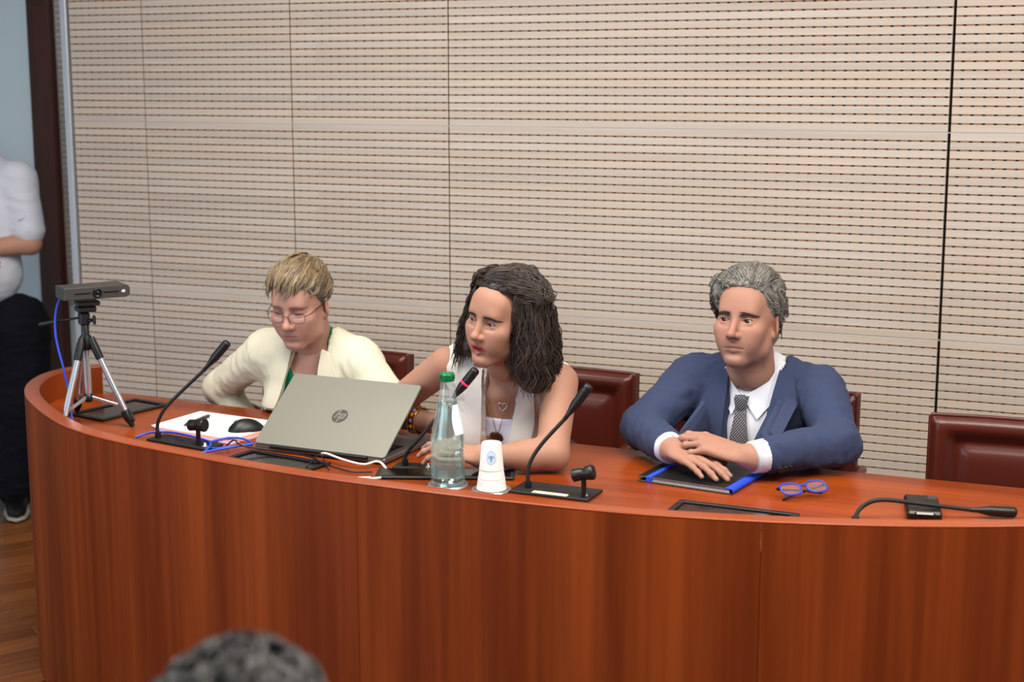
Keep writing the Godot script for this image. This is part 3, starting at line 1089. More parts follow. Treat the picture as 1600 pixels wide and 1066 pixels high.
	for q in [[LW - 0.008, 0.008, -PI / 2], [LW - 0.008, 0.242, 0.0], [0.008, 0.242, PI / 2], [0.008, 0.008, PI]]:
		for s in 5:
			var a: float = q[2] + s * PI / 8
			rr.append(Vector2(q[0] + cos(a) * 0.008, q[1] + sin(a) * 0.008))
	lid.prism(FD * xf(Vector3(0, 0, -0.003)), rr, 0.006, 0.0012)
	var lidm := mat("laptop_beige", Color(0.50, 0.495, 0.455), 0.42, 0.3)
	var lidp := part("lid", lid, lidm, lp)
	var sc := MB.new()
	sc.box(FD * xf(Vector3(LW * 0.5, 0.127, -0.0033)), Vector3(LW - 0.012, 0.226, 0.001))
	part("screen", sc, M.black_gloss, lidp)
	var hg := MB.new()
	hg.tube([FL * Vector3(0.05, 0.003, 0.0), FL * Vector3(LW - 0.05, 0.003, 0.0)], 0.006, 10)
	part("hinge", hg, M.black_plastic, lp)
	# round mark: dark disc with two slanted letter shapes left in the colour of the lid
	var LC := FD * xf(Vector3(LW * 0.525, 0.118, 0.003))
	var dk := MB.new()
	var disc := PackedVector2Array()
	for i in 40:
		disc.append(Vector2(cos(TAU * i / 40), sin(TAU * i / 40)) * 0.0225)
	dk.prism(LC, disc, 0.0006)
	var logo := part("round_logo", dk, mat("logo_grey", Color(0.34, 0.33, 0.31), 0.3, 0.4), lidp, "dark round logo with slanted hp letters")
	var le := MB.new()
	var sk := func(x: float, y: float) -> Vector2: return Vector2(x + y * 0.36, y) * 0.0225
	var stroke := func(x0: float, x1: float, y0: float, y1: float) -> void:
		le.prism(LC * xf(Vector3(0, 0, 0.0006)), PackedVector2Array([sk.call(x0, y0), sk.call(x1, y0), sk.call(x1, y1), sk.call(x0, y1)]), 0.0004)
	stroke.call(-0.58, -0.42, -0.36, 0.92)
	stroke.call(-0.42, -0.10, 0.24, 0.40)
	stroke.call(-0.14, 0.02, -0.36, 0.40)
	stroke.call(0.14, 0.30, -0.92, 0.40)
	stroke.call(0.30, 0.60, 0.24, 0.40)
	stroke.call(0.30, 0.60, -0.36, -0.20)
	stroke.call(0.52, 0.68, -0.36, 0.40)
	part("letters", le, lidm, logo)

	# --- cables on the desk
	var y := T + 0.0045
	var c1 := MB.new()
	c1.tube(smooth([Vector3(-1.02, y, -3.97), Vector3(-0.98, y + 0.010, -3.985), Vector3(-0.93, y + 0.010, -3.985), Vector3(-0.865, y + 0.012, -3.935), Vector3(-0.798, y + 0.008, -3.872), Vector3(-0.80, y, -3.795)], 6), 0.0032, 8)
	single("network_cable", c1, M.blue_cable, "blue network cable running over the plate of the microphone by the papers", "cable", "blue network cables")
	var c2 := MB.new()
	c2.tube(smooth([Vector3(-0.685, y + 0.006, -3.872), Vector3(-0.72, y + 0.006, -3.925), Vector3(-0.765, y + 0.004, -3.945), Vector3(-0.802, y, -3.92), Vector3(-0.812, y, -3.875), Vector3(-0.785, y, -3.845), Vector3(-0.735, y + 0.006, -3.84), Vector3(-0.685, y + 0.006, -3.862)], 6), 0.0032, 8)
	single("network_cable", c2, M.blue_cable, "blue network cable looped beside the hinge end of the laptop", "cable", "blue network cables")
	var c3 := MB.new()
	c3.tube(smooth([Vector3(-0.68, y + 0.012, -3.845), Vector3(-0.735, y + 0.010, -3.815), Vector3(-0.80, y + 0.004, -3.785), Vector3(-0.84, y, -3.76)], 6), 0.0032, 8)
	single("network_cable", c3, M.blue_cable, "thick blue network cable lying straight in front of the laptop corner", "cable", "blue network cables")
	var c4 := MB.new()
	c4.tube(smooth([Vector3(-0.49, y + 0.01, -3.745), Vector3(-0.47, y + 0.018, -3.715), Vector3(-0.42, y + 0.014, -3.667), Vector3(-0.372, y + 0.006, -3.655), Vector3(-0.342, y + 0.010, -3.668), Vector3(-0.325, y + 0.006, -3.66), Vector3(-0.308, y, -3.598), Vector3(-0.318, y, -3.552), Vector3(-0.345, y, -3.541)], 6), 0.0032, 8)
	var cw := thing("charging_cable", "white cable with a metal plug lying in front of the laptop", "cable", Vector3(-0.37, T, -3.6))
	part("cord", c4, M.white_cable, cw)
	var c5 := MB.new()
	c5.tube([Vector3(-0.343, y + 0.001, -3.541), Vector3(-0.375, y + 0.001, -3.5385)], 0.0045, 8)
	part("plug_body", c5, M.white_cable, cw)
	var c6 := MB.new()
	bar(c6, Vector3(-0.375, y, -3.5385), Vector3(-0.392, y, -3.537), 0.006, 0.003, 0.0005)
	part("metal_tip", c6, M.steel, cw)
	var c7 := MB.new()
	c7.tube(smooth([Vector3(-0.755, y + 0.001, -3.872), Vector3(-0.73, y + 0.021, -3.85), Vector3(-0.70, y + 0.018, -3.80), Vector3(-0.62, y + 0.008, -3.79), Vector3(-0.52, y + 0.008, -3.73), Vector3(-0.47, y + 0.006, -3.66), Vector3(-0.40, y, -3.61), Vector3(-0.345, y, -3.605)], 6), 0.0022, 8)
	single("power_cord", c7, M.black_plastic, "thin black power cord running along the laptop towards the bottle", "cable")
	var c8 := MB.new()
	for q in [[-0.455, -3.625], [-0.515, -3.652], [-0.51, -3.75]]:
		c8.tube([Vector3(-0.487, y + 0.020, -3.715), Vector3(q[0] * 0.6 - 0.487 * 0.4, y + 0.008, q[1] * 0.6 - 3.705 * 0.4), Vector3(q[0], y - 0.001, q[1])], 0.0016, 6)
	single("cable_tie", c8, M.black_plastic, "black cable tie with loose ends round the white cable", "cable tie")

	# --- tablet, folder, spectacles
	var tb := thing("tablet", "black tablet lying under the hand of the long-haired woman", "tablet", Vector3(-0.16, T, -3.6))
	var FT := frame4(Vector3(-0.335, T, -3.548), Vector3(0.36, 0, 0.012))
	var t1 := MB.new()
	t1.box(FT * xf(Vector3(0.17, 0.0045, -0.042)), Vector3(0.34, 0.008, 0.084), 0.003)
	part("case", t1, M.black_matte, tb)
	var t2 := MB.new()
	t2.box(FT * xf(Vector3(0.17, 0.0088, -0.042)), Vector3(0.32, 0.0006, 0.068))
	part("screen", t2, M.black_gloss, tb)
	var fo := thing("folder", "black document folder with blue elastic band under the man's hands", "folder", Vector3(0.45, T, -3.56))
	var FF := frame4(Vector3(0.304, T + 0.0008, -3.534), Vector3(0.209, 0, 0.125))
	var fm := mat("folder_black", Color(0.07, 0.068, 0.065), 0.42)
	for k in 2:
		var fc := MB.new()
		fc.box(FF * xf(Vector3(0.1215, 0.0015 + k * 0.0105, -0.125)), Vector3(0.243, 0.003, 0.25), 0.001)
		part("cover", fc, fm, fo)
	var fp := MB.new()
	fp.box(FF * xf(Vector3(0.130, 0.0066, -0.124)), Vector3(0.215, 0.0066, 0.242))
	part("paper_block", fp, M.white_paper, fo)
	var bl := mat("blue_elastic", Color(0.10, 0.27, 0.82), 0.6)
	var fs := MB.new()
	fs.box(FF * xf(Vector3(0.030, 0.0078, -0.125)), Vector3(0.014, 0.0150, 0.2525), 0.001)
	part("elastic_band", fs, bl, fo)
	var fsp := MB.new()
	var spp := []
	for i in 9:
		var a := -PI / 2 + PI * i / 8
		var row := PackedVector3Array()
		for zz in [0.0006, -0.2506]:
			row.append(FF * Vector3(0.2415 + cos(a) * 0.006, 0.0072 + sin(a) * 0.0070, zz))
		spp.append(row)
	fsp.grid(spp, false, 1.0)
	fsp.box(FF * xf(Vector3(0.236, 0.0138, -0.125)), Vector3(0.014, 0.0012, 0.2505))
	part("spine", fsp, bl, fo, "blue spine")
	var gl := thing("eyeglasses", "blue framed eyeglasses lying folded on the worktop near the folder", "glasses", Vector3(0.68, T, -3.37))
	var FG := frame4(Vector3(0.684, T + 0.0165, -3.365), Vector3(0.115, 0, -0.045)) * Transform3D(Basis.from_euler(Vector3(-1.1, 0, 0)), Vector3.ZERO)
	var gm := mat("blue_frame", Color(0.17, 0.24, 0.66), 0.3)
	var fr := MB.new()
	for s in [-1.0, 1.0]:
		var loop := []
		for i in 25:
			var a := TAU * i / 24
			var cx := signf(cos(a)) * pow(absf(cos(a)), 0.7) * 0.0255
			var cy := signf(sin(a)) * pow(absf(sin(a)), 0.7) * 0.019
			loop.append(FG * Vector3(s * 0.0345 + cx, 0.020 + cy, 0.002 * s * 0))
		fr.tube(loop, 0.0026, 8, false)
	fr.tube([FG * Vector3(-0.010, 0.026, 0), FG * Vector3(0, 0.029, 0.002), FG * Vector3(0.010, 0.026, 0)], 0.0026, 8)
	part("rims", fr, gm, gl)
	var te := MB.new()
	te.tube(smooth([FG * Vector3(-0.061, 0.030, 0), FG * Vector3(-0.06, 0.031, -0.008), FG * Vector3(0.0, 0.026, -0.014), FG * Vector3(0.05, 0.012, -0.016)], 5), 0.0024, 8)
	te.tube(smooth([FG * Vector3(0.061, 0.030, 0), FG * Vector3(0.06, 0.031, -0.010), FG * Vector3(0.0, 0.024, -0.019), FG * Vector3(-0.055, 0.010, -0.021)], 5), 0.0024, 8)
	part("temples", te, mat("navy_frame", Color(0.06, 0.07, 0.22), 0.35), gl)
	var lm := mat("lens_glass", Color(0.9, 0.93, 1.0, 0.06), 0.03)
	lm.transparency = BaseMaterial3D.TRANSPARENCY_ALPHA
	for s in [-1.0, 1.0]:
		var ls := MB.new()
		var lo := []
		for i in 20:
			var a := TAU * i / 20
			lo.append(FG * Vector3(s * 0.0345 + signf(cos(a)) * pow(absf(cos(a)), 0.7) * 0.0245, 0.020 + signf(sin(a)) * pow(absf(sin(a)), 0.7) * 0.018, 0))
		ls.flat(lo, FG.basis.z)
		part("lens", ls, lm, gl)
	build_drinks()

func build_drinks() -> void:
	var T := TOP
	var B := Vector3(-0.1535, T + 0.004, -3.502)
	var ring := func(p: Vector3, r: float, lab: String) -> void:
		var m := MB.new()
		m.lathe(xf(Vector3(p.x, T, p.z)), [[r - 0.004, 0.0005], [r - 0.004, 0.004], [r, 0.005], [r + 0.003, 0.0035], [r + 0.004, 0.0005]], 40)
		m.lathe(xf(Vector3(p.x, T, p.z)), [[0.0, 0.0012], [r - 0.004, 0.0012]], 40)
		single("cup_holder_ring", m, M.steel, lab, "coaster", "steel rings set in the desk")
	ring.call(B, 0.046, "steel ring set in the desk under the water bottle")
	var bt := thing("water_bottle", "clear glass bottle of water with a green screw cap", "bottle", B)
	var prof := [[0.0, 0.0015], [0.030, 0.0], [0.037, 0.0015], [0.0405, 0.006], [0.0415, 0.02], [0.0408, 0.055], [0.0402, 0.075], [0.0412, 0.092], [0.0415, 0.104], [0.0400, 0.118], [0.0362, 0.138], [0.0312, 0.160], [0.0262, 0.184], [0.0218, 0.208], [0.0180, 0.230], [0.0152, 0.248], [0.0146, 0.252], [0.0160, 0.2535], [0.0160, 0.257]]
	var inner := []
	for q in prof:
		inner.append([maxf(q[0] - 0.0028, 0.0), q[1] + (0.004 if q[1] < 0.01 else 0.0)])
	var pr := []
	for q in prof:
		pr.append(q)
	var g := MB.new()
	g.lathe(xf(B), pr, 48)
	var gm := mat("bottle_glass", Color(0.86, 0.97, 0.97, 0.10), 0.02)
	gm.transparency = BaseMaterial3D.TRANSPARENCY_ALPHA
	part("glass", g, gm, bt)
	var wt := MB.new()
	var wp := []
	for q in inner:
		if q[1] <= 0.198:
			wp.append(q)
	wp.append([0.0212, 0.2045]); wp.append([0.0, 0.2045])
	wt.lathe(xf(B), wp, 48)
	var wm := mat("water", Color(0.72, 0.93, 0.92, 0.0), 0.0)
	wm.refraction_enabled = true
	wm.refraction_scale = 0.033
	wm.transparency = BaseMaterial3D.TRANSPARENCY_ALPHA
	part("water", wt, wm, bt)
	var cp := MB.new()
	var cprof := [[0.0165, 0.2505], [0.0172, 0.252], [0.0165, 0.2535], [0.0172, 0.2545], [0.0172, 0.266], [0.0160, 0.270], [0.0, 0.2705]]
	cp.lathe(xf(B), cprof, 32)
	for i in 30:
		var a := TAU * i / 30
		cp.box(Transform3D(Basis.from_euler(Vector3(0, -a, 0)), B + Vector3(cos(a) * 0.0173, 0.2605, sin(a) * 0.0173)), Vector3(0.0012, 0.010, 0.0014))
	part("screw_cap", cp, mat("cap_green", Color(0.07, 0.48, 0.27), 0.3, 0.35), bt)
	# slanted paper label on the shoulder
	var lb := MB.new()
	var rows := []
	for i in 9:
		var r := PackedVector3Array()
		var yy := lerpf(0.125, 0.196, i / 8.0)
		var rad := 0.0
		for k in prof.size() - 1:
			if yy >= prof[k][1] and yy <= prof[k + 1][1]:
				rad = lerpf(prof[k][0], prof[k + 1][0], (yy - prof[k][1]) / (prof[k + 1][1] - prof[k][1]))
		for j in 9:
			var half := 0.42 + 0.16 * sin(PI * i / 8.0)
			var a := PI * 0.5 - 0.95 + lerpf(-half, half, j / 8.0)
			r.append(B + Vector3(cos(a) * (rad + 0.0006), yy, sin(a) * (rad + 0.0006)))
		rows.append(r)
	lb.grid(rows, false, -1.0)
	part("label", lb, mat("label_pale", Color(0.86, 0.92, 0.95), 0.5), bt, "pale paper label on the shoulder")
	# condensation
	var dr := MB.new()
	for i in 260:
		var a := rng.randf_range(0.0, PI)
		var yy := 0.045 + 0.065 * pow(rng.randf(), 0.8)
		var rr := 0.0009 + 0.0012 * rng.randf() * rng.randf()
		var p := B + Vector3(cos(a) * 0.0412, yy, sin(a) * 0.0412)
		dr.lathe(Transform3D(Basis(Quaternion(Vector3.UP, Vector3(cos(a), 0, sin(a)))), p), [[rr, -0.0003], [rr * 0.8, 0.0005], [0.0, 0.0008]], 7)
	var dm := mat("droplet", Color(0.9, 0.97, 1.0, 0.15), 0.02)
	dm.transparency = BaseMaterial3D.TRANSPARENCY_ALPHA
	var dd := part("condensation", dr, dm, bt)
	dd.set_meta("kind", "stuff")
	# stack of paper cups, upside down
	var C := Vector3(-0.0485, T + 0.004, -3.455)
	ring.call(C, 0.044, "steel ring set in the desk under the stacked paper cups")
	var em := Image.create(512, 256, false, Image.FORMAT_RGB8)
	em.fill(Color(0.93, 0.925, 0.91))
	var blue := Color(0.30, 0.52, 0.74)
	var ec := Vector2(256, 140)
	for yy in range(60, 226):
		for xx in range(170, 344):
			var d := (Vector2(xx, yy) - ec) * Vector2(1.0, 1.12)
			var r := d.length() / 66.0
			var an := d.angle()
			var ink := 0.0
			if r > 0.86 and r < 1.05:
				ink = 0.75 if sin(an * 26.0) > 0.1 else 0.12
			elif r > 0.78 and r < 0.82:
				ink = 0.8
			elif r < 0.74:
				ink = 0.25
				var wing := absf(d.x) / 66.0
				var bird := absf(d.y / 66.0 + 0.12 - wing * 0.55 + wing * wing * 0.9)
				if bird < 0.20 and wing < 0.62:
					ink = 0.85 if sin(d.x * 0.5) > -0.3 else 0.4
				if wing < 0.14 and d.y > -20 and d.y < 38:
					ink = 0.95
			if ink > 0.0:
				em.set_pixel(xx, yy, Color(0.93, 0.925, 0.91).lerp(blue, ink))
	var pm := mat("cup_print", Color.WHITE, 0.55)
	pm.albedo_texture = ImageTexture.create_from_image(em)
	pm.subsurf_scatter_enabled = true; pm.subsurf_scatter_strength = 0.1
	mat("cup_white", Color(0.92, 0.91, 0.89), 0.55)
	var cups := [[0.0, 0.026, 0.0350, 0.0325, "cup_white", "lowest white paper cup of the upside-down stack in the steel ring"], [0.0262, 0.0215, 0.0312, 0.0292, "cup_white", "middle white paper cup of the upside-down stack"], [0.0479, 0.065, 0.0285, 0.0237, "cup_print", "topmost white paper cup printed with a round blue emblem"]]
	for q in cups:
		var m := MB.new()
		var y0: float = q[0]
		var y1: float = q[0] + q[1]
		m.lathe(xf(C, 0.25), [[q[2] + 0.0008, y0], [q[2] + 0.0012, y0 + 0.0015], [q[2] + 0.0002, y0 + 0.003], [q[3], y1 - 0.003]] + ([[q[3] - 0.0012, y1 - 0.0008], [q[3] - 0.004, y1], [0.0, y1 - 0.001]] if q[4] == "cup_print" else [[q[3] - 0.001, y1], [q[3] - 0.006, y1 + 0.0002]]), 48)
		if q[4] == "cup_print":
			for i in m.v.size():
				var l := m.v[i] - C
				var a := atan2(l.z, l.x)
				m.uv[i] = Vector2(0.5 - (a - PI * 0.5 - 0.02) / PI * 0.9, 1.0 - (l.y - y0) / q[1] * 0.9)
				if a < -0.3 or l.y > y1 - 0.002:
					m.uv[i] = Vector2(0.05, 0.05)
		single("paper_cup", m, M[q[4]], q[5], "cup", "stack of paper cups")

# ---------------------------------------------------------------- smooth bodies (distance fields meshed as surface nets)
class Prim:
	var t := 0
	var sub := false
	var k := 0.02
	var a: Vector3
	var ba: Vector3
	var bb := 0.0
	var ra := 0.0
	var dr := 0.0
	var inv: Basis
	var r: Vector3
	var r2: Vector3
	var planes: Array
	var bc: Vector3
	var br := 0.0

	func d(p: Vector3) -> float:
		if t == 0:
			var pa := p - a
			var h := clampf(pa.dot(ba) * bb, 0.0, 1.0)
			return (pa - ba * h).length() - ra - dr * h
		if t == 1:
			var q := inv * (p - a)
			var k1 := (q / r2).length()
			if k1 < 1e-6:
				return -minf(r.x, minf(r.y, r.z))
			var k0 := (q / r).length()
			return k0 * (k0 - 1.0) / k1
		var m := -1e9
		for q in planes:
			m = maxf(m, p.dot(q[0]) - q[1])
		return m

class SDF:
	var P: Array[Prim] = []
	var disp = null
	var F := Transform3D()
	var s := 1.0

	func cap(a: Vector3, b: Vector3, ra: float, rb := -1.0, k := 0.02, sub := false) -> SDF:
		var q := Prim.new()
		q.a = F * (a * s); q.ba = F * (b * s) - q.a
		q.bb = 1.0 / maxf(q.ba.length_squared(), 1e-9)
		if rb < 0.0:
			rb = ra
		q.ra = ra * s; q.dr = (rb - ra) * s; q.k = k * s; q.sub = sub
		q.bc = q.a + q.ba * 0.5
		q.br = q.ba.length() * 0.5 + maxf(ra, rb) * s
		P.append(q)
		return self

	func ell(c: Vector3, r: Vector3, k := 0.02, sub := false, rot := Basis()) -> SDF:
		var q := Prim.new()
		q.t = 1
		q.a = F * (c * s)
		q.inv = (F.basis * rot).inverse()
		q.r = r * s; q.r2 = q.r * q.r; q.k = k * s; q.sub = sub
		q.bc = q.a; q.br = maxf(q.r.x, maxf(q.r.y, q.r.z))
		P.append(q)
		return self

	# convex region given by points and outward normals; used to cut
	func cut(pl: Array, k := 0.004) -> SDF:
		var q := Prim.new()
		q.t = 2; q.sub = true; q.k = k * s
		for e in pl:
			var nn: Vector3 = (F.basis * e[1]).normalized()
			q.planes.append([nn, nn.dot(F * (e[0] * s))])
		q.bc = F.origin; q.br = 50.0
		P.append(q)
		return self

	func ev(p: Vector3, L: Array[Prim]) -> float:
		var d := 1e3
		for q in L:
			var e := q.d(p)
			var k := q.k
			if q.sub:
				e = -e
				var h := maxf(k - absf(d - e), 0.0)
				d = maxf(d, e) + h * h / (4.0 * k)
			else:
				var h := maxf(k - absf(d - e), 0.0)
				d = minf(d, e) - h * h / (4.0 * k)
		return d

	func at(p: Vector3) -> float:
		return ev(p, P)

	func bounds() -> AABB:
		var b := AABB()
		var first := true
		for q in P:
			if q.sub:
				continue
			var e := AABB(q.bc - Vector3.ONE * q.br, Vector3.ONE * q.br * 2.0)
			b = e if first else b.merge(e)
			first = false
		return b

	func mesh_into(mb: MB, h: float, colf = null, clip := AABB()) -> void:
		var k := SDF.new()
		k.P = P; k.disp = disp
		mb.jobs.append([k, h, colf, clip])

	func run(mb: MB, h: float, colf, clip: AABB) -> void:
		var bb := bounds()
		if clip.has_volume():
			bb = bb.intersection(clip)
		bb = bb.grow(h * 2.0)
		var BS := 4
		var n := Vector3i((bb.size / (h * BS)).ceil())
		var nx := n.x * BS + 1
		var ny := n.y * BS + 1
		var nz := n.z * BS + 1
		var o := bb.position
		var val := PackedFloat32Array()
		val.resize(nx * ny * nz)
		val.fill(1e6)
		var vid := PackedInt32Array()
		vid.resize(nx * ny * nz)
		vid.fill(-1)
		var act := []
		var rad := h * BS * 0.87
		var hasd: bool = disp != null
		var slack := 0.006 if hasd else 0.0015
		for bz in n.z:
			for by in n.y:
				for bx in n.x:
					var c := o + Vector3(bx + 0.5, by + 0.5, bz + 0.5) * (h * BS)
					var D := ev(c, P)
					if absf(D) > rad * 1.2 + slack:
						continue
					var L: Array[Prim] = []
					for q in P:
						if q.t == 2:
							L.append(q)
						elif q.sub:
							if c.distance_to(q.bc) - q.br < rad * 1.2 + q.k + slack:
								L.append(q)
						elif c.distance_to(q.bc) - q.br < absf(D) + rad * 2.0 + q.k + slack:
							L.append(q)
					act.append(Vector3i(bx, by, bz))
					for z in BS + 1:
						for y in BS + 1:
							var i := ((bz * BS + z) * ny + by * BS + y) * nx + bx * BS
							for x in BS + 1:
								if val[i + x] > 1e5:
									var p := o + Vector3(bx * BS + x, by * BS + y, bz * BS + z) * h
									var e := ev(p, L)
									if hasd:
										e += disp.call(p)
									val[i + x] = e
		var sx := 1
		var sy := nx
		var sz := nx * ny
		var offs := [0, sx, sy, sx + sy, sz, sx + sz, sy + sz, sx + sy + sz]
		var cells := PackedInt32Array()
		for b in act:
			for z in BS:
				for y in BS:
					for x in BS:
						var X: int = b.x * BS + x
						var Y: int = b.y * BS + y
						var Z: int = b.z * BS + z
						var i := (Z * ny + Y) * nx + X
						var v0 := val[i]; var v1 := val[i + sx]; var v2 := val[i + sy]; var v3 := val[i + sx + sy]
						var v4 := val[i + sz]; var v5 := val[i + sx + sz]; var v6 := val[i + sy + sz]; var v7 := val[i + sx + sy + sz]
						var neg := int(v0 < 0) + int(v1 < 0) + int(v2 < 0) + int(v3 < 0) + int(v4 < 0) + int(v5 < 0) + int(v6 < 0) + int(v7 < 0)
						if neg == 0 or neg == 8:
							continue
						var acc := Vector3.ZERO
						var cnt := 0
						var vv := [v0, v1, v2, v3, v4, v5, v6, v7]
						for e in [[0, 1], [2, 3], [4, 5], [6, 7], [0, 2], [1, 3], [4, 6], [5, 7], [0, 4], [1, 5], [2, 6], [3, 7]]:
							var A: float = vv[e[0]]
							var B: float = vv[e[1]]
							if (A < 0) != (B < 0):
								var t := A / (A - B)
								var pa := Vector3(e[0] & 1, (e[0] >> 1) & 1, e[0] >> 2)
								var pb := Vector3(e[1] & 1, (e[1] >> 1) & 1, e[1] >> 2)
								acc += pa.lerp(pb, t)
								cnt += 1
						var p := o + (Vector3(X, Y, Z) + acc / cnt) * h
						var g := Vector3(v1 + v3 + v5 + v7 - v0 - v2 - v4 - v6, v2 + v3 + v6 + v7 - v0 - v1 - v4 - v5, v4 + v5 + v6 + v7 - v0 - v1 - v2 - v3)
						if colf != null:
							mb.col = colf.call(p)
						vid[i] = mb.vert(p, g.normalized(), Vector2(p.x + p.z * 0.3, p.y) * 4.0)
						cells.append(i)
		mb.col = Color.WHITE
		for i in cells:
			for ax in 3:
				var st: int = [sx, sy, sz][ax]
				var s1: int = [sy, sz, sx][ax]
				var s2: int = [sz, sx, sy][ax]
				if (val[i] < 0) == (val[i + st] < 0):
					continue
				if i - s1 - s2 < 0:
					continue
				var q0 := vid[i]; var q1 := vid[i - s1]; var q2 := vid[i - s1 - s2]; var q3 := vid[i - s2]
				if q1 < 0 or q2 < 0 or q3 < 0:
					continue
				mb.tri(q0, q1, q2)
				mb.tri(q0, q2, q3)

# every field waits here and all are meshed together on the processor's cores
var waiting := []
func mesh_waiting() -> void:
	var jobs := []
	for w in waiting:
		for j in w[1].jobs:
			jobs.append([j, MB.new()])
	var work := func(i: int) -> void:
		var j: Array = jobs[i][0]
		j[0].run(jobs[i][1], j[1], j[2], j[3])
	var id := WorkerThreadPool.add_group_task(work, jobs.size(), -1, true)
	WorkerThreadPool.wait_for_group_task_completion(id)
	var k := 0
	for w in waiting:
		for j in w[1].jobs:
			w[1].join(jobs[k][1])
			k += 1
		w[0].mesh = w[1].mesh()

# a patch of cloth laid on a field: rows of local points are pushed along dir until they meet the field, then lifted
func drape(mb: MB, f: SDF, pts: Array, dir: Vector3, lift: float, thick := 0.003) -> void:
	var top := []
	for row in pts:
		var r := PackedVector3Array()
		for p0 in row:
			var p: Vector3 = p0
			for i in 40:
				var d := f.at(p) - lift
				if d < 0.0008:
					break
				p += dir * clampf(d * 0.8, 0.0005, 0.03)
			r.append(p)
		top.append(r)
	mb.grid(top, false, 1.0)
	var m := top.size()
	var w: int = top[0].size()
	if mb.n[mb.v.size() - m * w + (m / 2) * w + w / 2].dot(dir) > 0.0:
		for i in range(mb.v.size() - m * w, mb.v.size()):
			mb.n[i] = -mb.n[i]
		var k := mb.ix.size() - (m - 1) * (w - 1) * 6
		for i in range(k, mb.ix.size(), 3):
			var e := mb.ix[i + 1]
			mb.ix[i + 1] = mb.ix[i + 2]
			mb.ix[i + 2] = e
	# folded edge going back to the cloth below
	var loop := []
	for j in w:
		loop.append(top[0][j])
	for i in range(1, m):
		loop.append(top[i][w - 1])
	for j in range(w - 2, -1, -1):
		loop.append(top[m - 1][j])
	for i in range(m - 2, 0, -1):
		loop.append(top[i][0])
	loop.append(loop[0])
	var a := PackedVector3Array()
	var b := PackedVector3Array()
	for p in loop:
		a.append(p); b.append(p + dir * (thick + lift))
	mb.grid([a, b], false, 1.0)

func lerp_rows(A: Array, B: Array, nu: int, nv: int) -> Array:
	# A and B: polylines of equal count; rows from A to B
	var sa := resample(A, nv)
	var sb := resample(B, nv)
	var o := []
	for i in nu + 1:
		var r := []
		for j in nv + 1:
			r.append(sa[j].lerp(sb[j], float(i) / nu))
		o.append(r)
	return o

func resample(L: Array, n: int) -> Array:
	var len := [0.0]
	for i in range(1, L.size()):
		len.append(len[i - 1] + L[i].distance_to(L[i - 1]))
	var o := []
	for k in n + 1:
		var t: float = len[-1] * k / n
		var i := 0
		while i < L.size() - 2 and len[i + 1] < t:
			i += 1
		o.append(L[i].lerp(L[i + 1], clampf((t - len[i]) / maxf(len[i + 1] - len[i], 1e-6), 0, 1)))
	return o

